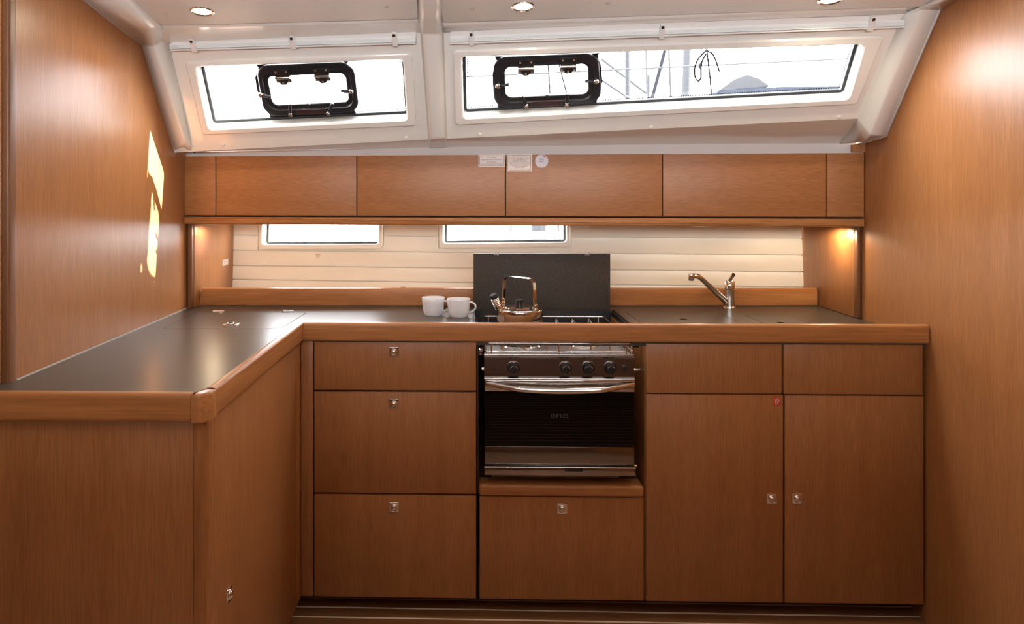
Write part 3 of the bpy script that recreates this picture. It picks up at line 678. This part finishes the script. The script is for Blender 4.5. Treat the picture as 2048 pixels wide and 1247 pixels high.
# hob opening liner and cover board
box('opening_liner', (.0035, .5665, .85), (.5655, .5725, ZT-.001), M_BLK, wt, bevel=0)
box('opening_liner', (.560, .015, .85), (.5655, .566, ZT-.001), M_BLK, wt, bevel=0); box('opening_liner', (.0035, .015, .85), (.009, .566, ZT-.001), M_BLK, wt, bevel=0)
box('opening_edge', (.566, .02, ZT-.001), (.578, .585, ZT+.004), M_BLK, wt, bevel=.001); box('opening_edge', (-.002, .02, ZT-.001), (.003, .585, ZT+.004), M_BLK, wt, bevel=.001)
cb = thing('hob_cover', (.282, .588, ZT), 'dark speckled board standing upright behind the kettle', 'cover')
a = onY(947, 507, .585); b = onY(1220.5, 507, .585)
bd = box('board', (a.x, .585, ZT+.0005), (b.x, .603, a.z), M_COV, cb, bevel=.001)
for px in (992.5, 1174.5):
    p = onY(px, 508, .585)
    plate('clip', rounded([(-.012, .003), (.012, .003), (.010, -.005), (-.010, -.005)], .003, 3), [], frame((p.x, .585, a.z-.003), (1, 0, 0), (0, 0, 1)), -.002, .003, M_DSTEEL, cb)
    sweep('clip_bar', [(p.x-.013, .594, a.z+.002), (p.x+.013, .594, a.z+.002)], .0025, M_CHR, cb, 8)

# ------------------------------------------------------------------ kettle on the left burner
KC = V((.171, .215, .8870)); kc = onY(1039, 640, KC.y); KC.x = kc.x
M_KET = mat('kettle_steel', (.55, .53, .51), .08, 1.0)
kt = thing('kettle', KC, 'polished steel whistling kettle with tall strap handle on the hob', 'kettle')
zsh = onY(1039, 614.5, KC.y).z - KC.z
R0 = 46.5*(KC.y+2.27)/1400
body = lathe('body', [(0, 0), (R0*.93, 0), (R0*.985, .004), (R0, .012), (R0, zsh-.008), (R0*.985, zsh-.003), (R0*.95, zsh-.0005), (R0*.90, zsh), (R0*.72, zsh+.001), (R0*.60, zsh+.0015)], KC, M_KET, kt, 48)
lathe('lid', [(R0*.62, zsh+.0008), (R0*.62, zsh+.0045), (R0*.5, zsh+.0060), (.012, zsh+.0075), (0, zsh+.0075)], KC, M_CHR, kt, 40)
ztop = onY(1039, 598, KC.y).z - KC.z
lathe('lid_knob', [(.0145, zsh+.007), (.0150, ztop-.011), (.0185, ztop-.008), (.0190, ztop-.002), (.0175, ztop), (0, ztop+.001)], KC, M_BLK, kt, 28)
# strap handle standing across the lid, turned a little
th = math.radians(-30); hd = V((math.cos(th), math.sin(th), 0)); hwid = V((-math.sin(th), math.cos(th), 0))
zh = onY(1039, 555.5, KC.y).z - KC.z
hp2 = rounded([(-.066, zsh-.012), (-.058, zh+.004), (.056, zh-.001), (.062, zsh-.012)], [.001, .016, .020, .001], 8)
pts = [KC + hd*a + V((0, 0, b)) for a, b in hp2]
sweep('handle', pts, 1.0, M_CHR, kt, prof=[(.0105, -.0013), (.0105, .0013), (-.0105, .0013), (-.0105, -.0013)], up=hwid, ang=25)
for s in (-1, 1):
    q = KC + hd*(.0635*s) + V((0, 0, zsh+.004)); box('handle_bracket', (-.004, -.013, -.012), (.004, .013, .012), M_CHR, kt, bevel=.002, M=Matrix.Translation(q) @ Matrix.Rotation(th, 4, 'Z'))
s0 = KC+V((-.066, -.018, zsh-.018)); s1q = onY(989, 595, KC.y-.03); s2q = onY(980, 580, KC.y-.036)
ax = (s1q-s0)
sp = sweep('spout', [s0, s0+ax*.35, s0+ax*.7, s1q], [.0165, .0145, .0135, .013], M_CHR, kt, 20)
ax.normalize()
for k in range(5): lathe('spout_ring', [(.0132, -.0012), (.0145, 0), (.0132, .0012)], s0+(s1q-s0)*(.55+.1*k), M_CHR, sp, 20, ax)
lathe('whistle_cap', [(.0135, -.002), (.0142, 0), (.0142, .010), (.0125, .013), (0, .0135)], s1q, M_BLK, kt, 20, ax)

# ------------------------------------------------------------------ mugs
def mug(px0, px1, pyr, pyb, turn, lab):
    cpx = (px0+px1)/2
    bot = onZ(cpx, pyb-4.5, ZT+.0002); Y = bot.y; D = Y+2.27; R = (px1-px0)/2*D/1400; h = onY(cpx, pyr, Y).z-ZT
    c = V((onY(cpx, 615, Y).x, Y, ZT+.0004))
    r = thing('mug', c, lab, 'mug', 'white mugs on the worktop')
    lathe('cup', [(0, .0), (R*.72, 0), (R*.76, .003), (R*.83, .010), (R*.90, h*.35), (R*.965, h*.75), (R, h-.001), (R*.985, h), (R*.955, h-.001), (R*.92, h*.75), (R*.85, h*.35), (R*.74, .010), (0, .006)], c, M_CER, r, 48)
    d = V((math.cos(turn), math.sin(turn), 0)); pp = []
    for a, b in ((R*.95, h*.80), (R*1.18, h*.83), (R*1.44, h*.72), (R*1.50, h*.56), (R*1.38, h*.40), (R*1.14, h*.28), (R*.86, h*.25)): pp.append(c+d*a+V((0, 0, b)))
    path = smoothpath(pp, 5)
    sweep('handle', path, 1.0, M_CER, r, prof=[(.0055*math.cos(t*math.pi/6), .0032*math.sin(t*math.pi/6)) for t in range(12)], up=V((-d.y, d.x, 0)))
mug(843.5, 889.5, 594.5, 633.5, math.radians(-18), 'white porcelain mug further left, farther from the cooker')
mug(893.5, 941, 597, 636.5, math.radians(-18), 'white porcelain mug nearer the cooker')

# ------------------------------------------------------------------ tap
FC = onZ(1458.5, 615.5, ZT+.0005)
tp = thing('tap', FC, 'chrome single-lever mixer tap with long slanted spout', 'tap')
FY = FC.y
def fz(py): return onY(1458, py, FY).z-FC.z
h1, h2, h3_ = fz(577), fz(561), fz(600)
lathe('base', [(0, 0), (.026, 0), (.026, .004), (.0235, .007), (.022, .010)], FC, M_CHR, tp, 32)
lathe('column', [(.0215, .009), (.0215, h1-.003), (.0200, h1-.002), (.0200, h1), (.0222, h1+.001), (.0222, h2-.004), (.0200, h2), (.010, h2+.003), (0, h2+.0035)], FC, M_CHR, tp, 32)
sa = onY(1450, 601, FY-.012); sb = onY(1402, 556, FY-.10); sc_ = onY(1391, 551.5, FY-.118); se = onY(1383.5, 552.0, FY-.13)
spt = smoothpath([sa+V((.012, .012, -.012)), sa, sa.lerp(sb, .5), sb, sc_, se], 6)
spo = sweep('spout', spt, [.0135-.0035*min(1, i/20) for i in range(len(spt))], M_CHR, tp, 20)
lathe('aerator', [(.0105, .010), (.0115, .004), (.0115, -.012), (.0095, -.016), (0, -.016)], se+V((-.002, 0, -.001)), M_CHR, spo, 20)
la = onY(1457, 563, FY-.004); lb_ = onY(1467, 548.5, FY-.055)
sweep('lever', smoothpath([la+V((0, .004, -.012)), la, la.lerp(lb_, .5), lb_], 5), [.010, .0098, .0094, .009, .0086, .0082, .008, .0078, .0076, .0075, .0075, .0075, .0076, .0078, .0078, .007], M_CHR, tp, 16)

# ------------------------------------------------------------------ stickers
def sticker(x0, y0, x1, y1, lab, M0, pfun, off=.0006, m=M_PAPER, nrm=None):
    a = pfun(x0, y1); b = pfun(x1, y0); cx, cy = (a[0]+b[0])/2, (a[1]+b[1])/2; wd, ht = b[0]-a[0], b[1]-a[1]
    o3 = M0 @ V((cx, cy, 0)); r = thing('warning_sticker', o3, lab, 'sticker')
    plate('sheet', [(a[0], a[1]), (b[0], a[1]), (b[0], b[1]), (a[0], b[1])], [], M0, .0001, off, m, r)
    return r, cx, cy, wd, ht
def border(r, M0, cx, cy, w_, h_, t, m):
    o = [(cx-w_/2, cy-h_/2), (cx+w_/2, cy-h_/2), (cx+w_/2, cy+h_/2), (cx-w_/2, cy+h_/2)]; i = [(cx-w_/2+t, cy-h_/2+t), (cx+w_/2-t, cy-h_/2+t), (cx+w_/2-t, cy+h_/2-t), (cx-w_/2+t, cy+h_/2-t)]
    plate('border', o, [i], M0, .0006, .0008, m, r)
r, cx, cy, wd, ht = sticker(957, 308.8, 1009.5, 333.5, 'small warning sticker headed ACHTUNG on the locker door', MU, up)
border(r, MU, cx, cy, wd*.92, ht*.84, .0016, M_BROWN)
for s_, dy, wf_, hh in (('ACHTUNG!', .26, .34, .0085), ('Gasabsperrhahn im Schrank', .09, .83, .0085), ('ATTENTION!', -.12, .38, .0085), ('Gas shut-off valve in locker', -.28, .83, .0085)):
    text('print', s_, hh, MU @ Matrix.Translation((cx, cy+ht*dy, .0009)), M_BROWN, r, width=wd*wf_)
r, cx, cy, wd, ht = sticker(1015.5, 308.5, 1064, 342.5, 'taller warning sticker with many lines of print beside the round sticker', MU, up)
border(r, MU, cx, cy, wd*.91, ht*.90, .0016, M_BROWN)
lines = [('Bei Betrieb des Herdes', .6), ('müssen verschließbare Lüfter', .78), ('und Luken offen sein.', .55), ('Das Gerät darf nicht als', .6), ('Raumheizung benutzt werden.', .8), ('While the stove works fanlights', .82), ('or hatches and fanlights', .62), ('have to be open.', .42), ("Don't use the stove for heating.", .8)]
for k, (s_, wf_) in enumerate(lines):
    text('print', s_, .0072, MU @ Matrix.Translation((cx, cy+ht*(.345-.085*k-(.02 if k > 4 else 0)), .0009)), M_RED if k in (1, 5) else M_BROWN, r, width=wd*wf_)
c2 = up(1083.3, 321.8); rad = (up(1096.8, 321)[0]-up(1069.8, 321)[0])/2
r = thing('round_sticker', MU @ V((c2[0], c2[1], 0)), 'round white test sticker with blue centre on the locker door', 'sticker')
plate('sheet', hole(c2[0], c2[1], rad, rad, 40), [], MU, .0001, .0006, M_PAPER, r)
plate('border', hole(c2[0], c2[1], rad*.97, rad*.97, 40), [hole(c2[0], c2[1], rad*.93, rad*.93, 40)], MU, .0006, .0008, M_BLUE, r)
plate('border', hole(c2[0], c2[1], rad*.58, rad*.58, 40), [hole(c2[0], c2[1], rad*.545, rad*.545, 40)], MU, .0006, .0008, M_BLUE, r)
plate('red_field', [(c2[0]+rad*.12, c2[1]+rad*.62), (c2[0]+rad*.52, c2[1]+rad*.55), (c2[0]+rad*.62, c2[1]+rad*.72), (c2[0]+rad*.30, c2[1]+rad*.92), (c2[0]+rad*.14, c2[1]+rad*.95)], [], MU, .0006, .0008, M_RED, r)
text('print', '07', .009, MU @ Matrix.Translation((c2[0]+rad*.33, c2[1]+rad*.74, .0010)), M_PAPER, r, width=rad*.26)
for k, ch in enumerate('H1NEDNT4RXET'):
    t = math.radians(35-27*k)
    text('print', ch, .0075, MU @ Matrix.Translation((c2[0]+rad*.76*math.cos(t), c2[1]+rad*.76*math.sin(t), .0009)) @ Matrix.Rotation(t-math.pi/2, 4, 'Z'), M_BLUE, r)
for k in range(5): plate('print', [(c2[0]+rad*(-.36+.15*k), c2[1]-rad*.20), (c2[0]+rad*(-.27+.15*k), c2[1]-rad*.20), (c2[0]+rad*(-.27+.15*k), c2[1]-rad*.06), (c2[0]+rad*(-.36+.15*k), c2[1]-rad*.06)], [], MU, .0006, .0008, M_BLUE, r)
plate('emblem', hole(c2[0], c2[1]+rad*.22, rad*.36, rad*.16, 20), [], MU, .0006, .0008, mat('pale_blue_print', (.42, .48, .7), .5), r)
# small sticker on the left niche panel
MN = frame((-1.1499, .9, 1.1), (0, 1, 0), (0, 0, 1))
def npx(x, y):
    q = MN.inverted() @ onX(x, y, -1.1499); return (q.x, q.y)
r, cx, cy, wd, ht = sticker(445.5, 517, 456.5, 531.5, 'tiny white sticker with red arrow on the left niche panel', MN, npx)
border(r, MN, cx, cy, wd*.9, ht*.84, .0016, M_BROWN)
plate('arrow', [(cx-wd*.28, cy-ht*.28), (cx-wd*.18, cy-ht*.05), (cx-wd*.24, cy-ht*.05), (cx-wd*.24, cy+ht*.28), (cx-wd*.32, cy+ht*.28), (cx-wd*.32, cy-ht*.05), (cx-wd*.38, cy-ht*.05)], [], MN, .0006, .0008, M_RED, r)
for k in (-1, 0, 1): plate('print', [(cx-wd*.08, cy+ht*(.16*k-.03)), (cx+wd*.34, cy+ht*(.16*k-.03)), (cx+wd*.34, cy+ht*(.16*k+.03)), (cx-wd*.08, cy+ht*(.16*k+.03))], [], MN, .0006, .0008, M_RED, r)
# red symbol sticker on the sink cabinet door
MD = frame((0, 0, 0), (1, 0, 0), (0, 0, 1))
def dpx(x, y):
    q = onY(x, y, -.0002); return (q.x, q.z)
r, cx, cy, wd, ht = sticker(1546, 794.5, 1561.5, 810.5, 'small red sticker with white symbol on the sink cabinet door', MD, dpx, m=M_REDF)
sym = [(-.20, .20), (-.05, .34), (.14, .34), (.26, .18), (.24, -.02), (.12, -.2), (-.04, -.33), (-.2, -.34)]
sweep('symbol', [MD @ V((cx+a*wd, cy+b*ht, .0008)) for a, b in sym], .0010, M_PAPER, r, 6)
sweep('symbol', [MD @ V((cx+a*wd, cy+b*ht, .0008)) for a, b in [(-.2, -.34), (-.22, .05), (-.08, .22), (.04, .12), (.02, -.1)]], .0010, M_PAPER, r, 6)

# ------------------------------------------------------------------ ceiling lamps
for (x, y), lab in (((404, 22), 'lit round recessed ceiling lamp at the far left'), ((1046, 12.5), 'lit round recessed ceiling lamp right of the centre beam'), ((1661, -1), 'lit round recessed ceiling lamp cut by the top edge at the right')):
    c = kw(x, y, .005); r = thing('ceiling_lamp', c, lab, 'lamp', 'recessed ceiling lamps')
    lathe('bezel', [(.037, 0), (.037, .0025), (.032, .0045), (.0285, .003), (.0275, .0005)], c, M_CHR, r, 32, KN)
    lathe('lens', [(.0280, .0008), (.020, .0022), (0, .0028)], c, M_LAMP, r, 32, KN)
    l = bpy.data.lights.new('ceiling_lamp_light', 'SPOT'); l.energy = 6.5; l.color = (1, .86, .64); l.spot_size = math.radians(176); l.spot_blend = .5; l.shadow_soft_size = .028
    o = bpy.data.objects.new('ceiling_lamp_light', l); COL.objects.link(o); o.parent = r; o.location = KN*.012
    o.rotation_euler = (-KN).to_track_quat('Z', 'Y').to_euler()

# ------------------------------------------------------------------ folded blinds above the windows
def blind(tl, tr_, br, bl, clips, lab):
    q = [cp(*tl), cp(*tr_), cp(*br), cp(*bl)]
    mid = [(a+b)/2 for a, b in zip(cw(*tl), cw(*br))]
    r = thing('window_blind', mid, lab, 'blind', 'folded blinds above the cabin windows')
    plate('back_strip', [q[0], q[1], q[2], q[3]], [], MC, .0008, .006, M_WPL, r, bevel=.001)
    a, b = V(q[3]), V(q[2]); n_ = V((-(b-a).y, (b-a).x)).normalized(); h = (V(q[0])-a).length
    for k, (f, e) in enumerate(((.10, .018), (.24, .015), (.36, .013), (.47, .012))):
        sweep('blind_fold', [MC @ V((*(a+n_*(h*f)), .006)), MC @ V((*(b+n_*(h*f*(1-.02*k))), .006))], 1, M_VINYL if k else M_WPL, r, prof=[(-.0036, 0), (-.002, e*.7), (0, e), (.002, e*.7), (.0036, 0)], up=MC.to_3x3() @ V((n_.x, n_.y, 0)))
    sweep('bottom_bar', [MC @ V((*(a+n_*.004), .014)), MC @ V((*(b+n_*.004), .014))], .0036, M_CHR, r, 10)
    for x, y in clips:
        c = cp(x, y+2, .006); d = V(c)-a; t = (b-a).normalized(); s = d.dot(t); c0 = a+t*s
        cl_ = plate('clip', [tuple(c0+t*dx+n_*dy) for dx, dy in ((-.009, -.004), (.009, -.004), (.009, h*.45), (.006, h*.95), (-.006, h*.95), (-.009, h*.45))], [], MC, .006, .024, M_WPL, r, bevel=.002)
        lathe('screw', [(.0055, 0), (.005, .002), (0, .0025)], MC @ V((*(c0+n_*(h*.80)), .0238)), M_BURN, cl_, 12, CN)
blind((346, 75), (833, 62), (833, 84), (346, 98.5), ((387, 80), (586, 74.5), (790, 70)), 'shorter folded white blind above the left cabin window')
blind((901, 60), (1792, 28.5), (1801, 52), (901, 85), ((943, 65), (1323.5, 53.5), (1741.5, 38)), 'longer folded white blind above the right cabin window')

# ------------------------------------------------------------------ opening portlights set in the cabin windows
def portlight(outer, inner, frit, hinges, dogs, nub, stick, lab):
    G = -.0395                                     # inner face of the pane
    o = rounded(cps(outer, G+.012), .048, 10); i = rounded(cps(inner, G+.012), .022, 10)
    cc = cw(sum(p[0] for p in outer)/4, sum(p[1] for p in outer)/4, G)
    r = thing('portlight', cc, lab, 'portlight', 'opening portlights in the cabin windows')
    plate('surround', cps(frit, G), [inward(i, -.004)], MC, G-.001, G+.001, M_FRIT, r)
    ring('frame', [to3(o, MC, G+.001), to3(o, MC, G+.010), to3(inward(o, .003), MC, G+.013), to3(inward(i, -.020), MC, G+.013), to3(inward(i, -.016), MC, G+.006), to3(inward(i, -.002), MC, G+.005), to3(i, MC, G+.003), to3(i, MC, G-.012)], M_ALU, r, ang=25)
    plate('pane', inward(i, -.003), [], MC, G-.013, G-.010, M_HGLASS, r)
    ex = MC.to_3x3() @ V((1, 0, 0)); ey = MC.to_3x3() @ V((0, 1, 0))
    for x, y in hinges:
        c = cw(x, y, G+.013); Mh = frame(c, ex, ey)
        hg = plate('hinge', rounded([(-.0275, -.006), (.0275, -.006), (.0275, .030), (-.0275, .030)], .003, 3), [], Mh, 0, .007, M_BLK, r, bevel=.001)
        sweep('hinge_pin', [Mh @ V((-.028, -.002, .008)), Mh @ V((.028, -.002, .008))], .005, M_STEEL, hg, 10)
        plate('hinge_leaf', rounded([(-.028, -.024), (.028, -.024), (.028, -.006), (-.028, -.006)], .002, 3), [], Mh, -.006, .004, M_BLK, r, bevel=.001)
        plate('hinge_tongue', rounded([(-.014, -.030), (.014, -.030), (.014, -.004), (-.014, -.004)], [.009, .009, .001, .001], 5), [], Mh, .0, .009, M_BLK, hg, bevel=.001)
        for a, b in ((-.019, .022), (.019, .022), (-.021, -.017), (.021, -.017), (0, -.021)): lathe('screw', [(.0042, .0), (.004, .002), (0, .003)], Mh @ V((a, b, .007 if b > 0 else (.004 if a else .009))), M_CHR, hg, 12, CN)
    for (x0, y0), (x1, y1) in dogs:
        a = cw(x0, y0, G+.014); b = cw(x1, y1, G+.020)
        dg = sweep('latch', [a+CN*.006, a.lerp(b, .5)+CN*.006, b+CN*.001], [.0060, .0062, .0058], M_ALU, r, 12)
        lathe('latch_bolt', [(.0085, 0), (.0085, .012), (.0065, .015), (.003, .015), (0, .0135)], a, M_CHR, dg, 16, CN)
    c = cw(*nub, G+.006); lathe('stop', [(.007, 0), (.007, .007), (.004, .010), (0, .010)], c, M_BLK, r, 12, CN)
    x0, y0, x1, y1 = stick
    sp_ = rounded(cps([(x0, y1+.8), (x1, y1-.8), (x1, y0-.8), (x0, y0+.8)], G+.013), .004, 3)
    plate('sticker', sp_, [inward(sp_, .0014)], MC, G+.0131, G+.0139, M_DRED, r)
    ctr = MC @ V((sum(p[0] for p in sp_)/len(sp_), sum(p[1] for p in sp_)/len(sp_), G+.0139))
    plate('sticker_field', inward(sp_, .0028), [], MC, G+.0131, G+.0137, mat('dim_red', (.022, .006, .006), .5), r)
portlight([(511, 132), (706, 124), (719, 224), (528, 233)], [(533, 156), (689, 148), (697, 206), (545, 213)],
          [(511, 128.5), (698, 121.5), (695, 127), (698, 135), (712, 150), (717, 200), (712, 214), (709, 219), (712, 226), (722, 233.5), (716, 237.5), (536, 244), (541, 236), (539, 229), (528, 217), (514, 180), (510, 155), (516, 140), (516, 134)],
          [(566, 153), (644.5, 149.5)], [((522, 187), (543, 193.5)), ((703, 181), (682.5, 181)), ((582, 227), (580, 207)), ((657.5, 224.5), (665.5, 206)), ], (617, 208), (594, 219, 648.5, 228.5),
          'black-framed opening portlight in the left cabin window')
portlight([(986, 115), (1197, 107), (1204, 207), (989, 217)], [(1009.5, 137), (1176, 130), (1177, 190), (1011.5, 197)],
          [(989, 112.5), (1199, 105.5), (1196, 111), (1197, 117), (1202, 130), (1205, 160), (1201, 190), (1193, 202), (1194, 207), (1205, 211), (1200, 215), (994, 223), (997, 216), (995, 209), (988, 198), (985.5, 170), (985, 145), (992, 126), (992, 119)],
          [(1051.5, 134), (1136.5, 129.5)], [((996, 170), (1018, 168)), ((1192, 161), (1169.5, 161.5)), ((1053, 209.5), (1043.5, 191.5)), ((1133.5, 207), (1133.5, 187))], (1093.5, 191), (1063, 201.5, 1122.5, 212),
          'black-framed opening portlight in the right cabin window')

# ------------------------------------------------------------------ bits on the hull side
c = HL @ V((*hp(636, 511), 0)); r = thing('hull_fitting', c, 'small half-round cream fitting on the planked hull side', 'fitting')
plate('flap', rounded([(-.011, .004), (.011, .004), (.007, -.011), (-.007, -.011)], [.001, .001, .007, .007], 5), [], frame(c, (HL.to_3x3() @ V((1, 0, 0))), (0, 0, 1)), .0, .004, M_CREAMP, r, bevel=.001)
sweep('pin', [c+HN*.004+V((-.012, 0, .006)), c+HN*.004+V((.012, 0, .006))], .0016, M_BRASS, r, 6)
c = onY(806, 577, .69); r = thing('turn_button', (c.x, .692, ZT), 'small wooden turn button peeping over the rear rail', 'button')
plate('knob', rounded([(-.014, 0), (.014, 0), (.012, c.z-ZT+.008), (-.012, c.z-ZT+.008)], [.001, .001, .006, .006], 4), [], frame((c.x, .700, ZT), (1, 0, 0), (0, 0, 1)), 0, .014, M_TRX, r, bevel=.002)

# ------------------------------------------------------------------ outside: rigging and boats in the glare
def far(x, y, Y): return onY(x, y, Y)
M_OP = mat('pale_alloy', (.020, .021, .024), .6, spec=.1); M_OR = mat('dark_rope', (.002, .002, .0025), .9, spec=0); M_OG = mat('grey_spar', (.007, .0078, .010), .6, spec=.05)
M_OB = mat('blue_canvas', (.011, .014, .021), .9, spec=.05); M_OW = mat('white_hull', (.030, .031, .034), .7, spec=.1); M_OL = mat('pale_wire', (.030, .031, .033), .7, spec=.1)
def post(name, x0, y0, x1, y1, Y, wpx, m, lab, cat, group=None, ext=None):
    a = far(x0, y0, Y); b = far(x1, y1, Y); r = (wpx+1.6)/2*(Y+2.27)/1400
    d = b-a
    if abs(d.z) > 1e-3 and ext is None: b = a + d*((a.z+.5)/(a.z-b.z))      # down to the quay
    o = sweep(name, [b, a.lerp(b, .5), a], r, m, None, 10, origin=b); return tag(o, lab, cat, group)
st(box('quay', (-12, 2.4, -.8), (20, 22, -.5), M_OW, None, bevel=0, origin=(0, 10, -.8)))
post('mast', 1255, -60, 1255, 330, 7.0, 9, M_OP, 'pale alloy mast left of the dark spar outside the right window', 'mast')
post('mast', 1380, -60, 1368, 330, 12.0, 16, M_OW, 'broad pale mast between dark spar and hanging rope outside', 'mast')
post('boom', 1331, 97, 1306, 190, 5.0, 6, M_OG, 'dark slanting spar outside the right cabin window', 'spar')
post('stay', 1290, -20, 1296, 320, 6.0, 2.2, M_OL, 'thin pale stay beside the broad mast outside', 'wire')
post('stay', 1336, 60, 1347, 320, 6.5, 2.5, M_OP, 'greyish stay just right of the dark spar outside', 'wire')
post('stanchion', 1297, 150, 1296, 330, 3.0, 4, M_OP, 'short stanchion standing on deck left of the dark spar outside', 'post')
post('stay', 1092, 60, 1108, 320, 6.0, 1.8, M_OG, 'thin dark line seen through the right portlight', 'wire')
post('stay', 1117, 125, 1135, 194, 3.2, 1.5, M_OG, 'slack cord hanging across the right portlight pane', 'cord')
post('gangway_rail', 1203, 118, 1330, 215, 7.5, 4, M_OL, 'slanting pale rail beside the right portlight outside', 'rail')
post('gangway_rail', 1203, 160, 1300, 225, 6.6, 3, M_OP, 'lower slanting grey rail beside the right portlight outside', 'rail')
a, b = far(862, 157, 2.6), far(1810, 112, 2.6)
gw = thing('guard_wire', (a.x, a.y, -.5), 'pale guard wire running along outside the right cabin window', 'wire')
sweep('wire', [a, b], .0055, M_OL, gw, 8)
for q in (a, b): sweep('stanchion', [V((q.x, q.y, -.5)), q+V((0, 0, .02))], .014, M_OP, gw, 10)
pts = [far(x, y, 1.9) for x, y in ((1415, 100), (1405, 108), (1394, 122), (1389, 140), (1391, 156), (1397, 162), (1402, 155), (1402, 140), (1404, 124), (1412, 108))]
ro = thing('hanging_rope', far(1413, 102, 1.9), 'dark rope coiled in a loop hanging outside the right window', 'rope')
sweep('loop', smoothpath(pts, 5), .0052, M_OR, ro, 8)
sweep('tail', smoothpath([far(x, y, 1.9) for x, y in ((1414, 102), (1417, 130), (1421, 165), (1424, 225))], 5), .0048, M_OR, ro, 8)
sweep('tail', smoothpath([far(x, y, 1.9) for x, y in ((1414, 102), (1425, 108), (1433, 125), (1439, 144))], 5), .0048, M_OR, ro, 8)
kq = far(1413, 102, 1.9); sweep('knot', [kq+V((-.012, 0, -.004)), kq+V((0, -.004, .004)), kq+V((.012, 0, -.002))], [.005, .009, .005], M_OG, ro, 10)
sweep('knot', [far(1403, 122, 1.9), far(1399, 133, 1.9), far(1402, 140, 1.9)], [.004, .008, .004], M_OG, ro, 10)
sweep('hoist_line', [far(1414, 101, 1.9), far(1412, -80, 1.9)], .0048, M_OR, ro, 6)
# neighbouring boat: white coachroof with blue canvas
nb = thing('neighbour_boat', far(1600, 260, 8.0), 'white neighbouring boat with blue canvas cover outside the right window', 'boat')
def slab(name, pix, Y, th, m):
    q = [far(x, y, Y) for x, y in pix]; n = len(q); vs = q+[p+V((0, th, 0)) for p in q]
    pydata(name, vs, [tuple(range(n)), tuple(range(n, 2*n))]+[(i, (i+1) % n, n+(i+1) % n, n+i) for i in range(n)], m, nb)
slab('hull', [(1340, 640), (1900, 640), (1900, 185), (1430, 188)], 8.0, 2.5, M_OW)
slab('canvas_cover', [(1434, 187.5), (1438, 181), (1500, 175), (1580, 173), (1860, 171), (1860, 184), (1600, 184)], 7.6, 1.5, M_OB)
slab('spray_hood', [(1440, 180), (1470, 158), (1495, 149), (1520, 158), (1540, 172), (1500, 176)], 8.6, 1.2, mat('pale_canvas', (.036, .037, .039), .8, spec=.05))
# unseen tent, added beyond the right bulkhead to keep the sun off the right window
prof_ = [(-1.6, 1.95), (.62, 1.80), (.70, 2.4), (.70, 3.2), (.45, 3.52), (-1.6, 3.6)]
screen = thing('sun_screen', (2.3, -.4, 1.8), 'unseen blue canvas tent standing on deck', 'screen')
MT = frame((1.62, 0, 0), (0, 1, 0), (0, 0, 1))
plate('front_panel', prof_, [], MT, -.01, .01, M_OB, screen)
for i in range(1, 5):
    (y0, z0), (y1, z1) = prof_[i], prof_[i+1]
    pydata('side_panel', [(1.61, y0, z0), (1.61, y1, z1), (3.2, y1, z1), (3.2, y0, z0), (1.61, y0-.01, z0-.01), (1.61, y1-.01, z1-.01), (3.2, y1-.01, z1-.01), (3.2, y0-.01, z0-.01)], [(0, 1, 2, 3), (4, 5, 6, 7), (0, 1, 5, 4), (1, 2, 6, 5), (2, 3, 7, 6), (3, 0, 4, 7)], M_OB, screen)
# fender added unseen outside the cabin side to block sun on the left window
ex_, ey_ = MC.to_3x3() @ V((1, 0, 0)), MC.to_3x3() @ V((0, 1, 0))
qf = MCi @ V((-.150, .30, 1.80)); fb = MC @ V((qf.x, -.245, -.155))
fd = thing('blocker', fb, 'unseen white cylindrical fender stowed outside between the two cabin windows', 'blocker')
lathe('bladder', [(0, 0), (.03, .0), (.07, .03), (.10, .09), (.10, .42), (.07, .48), (.03, .51), (0, .51)], fb, M_OW, fd, 24, ey_)
lathe('eye', [(.018, .505), (.022, .52), (.018, .535), (0, .54)], fb, M_OB, fd, 12, ey_)

# rope and pile seen through the hull window
hrp = thing('fender_rope', far(1021, 440, 1.6), 'grey knotted rope hanging outside the right hull window', 'rope')
sweep('line', [far(1022, 400, 1.6), far(1022, 462, 1.6), far(1024, 478, 1.6)], .004, M_OP, hrp, 8)
sweep('knot', [far(1021, 462, 1.6), far(1023, 469, 1.6), far(1027, 477, 1.6)], [.005, .010, .005], M_OP, hrp, 10)
post('pontoon_pile', 1078, 400, 1078, 600, 6.0, 30, M_OW, 'pale round pile outside the right hull window', 'post')
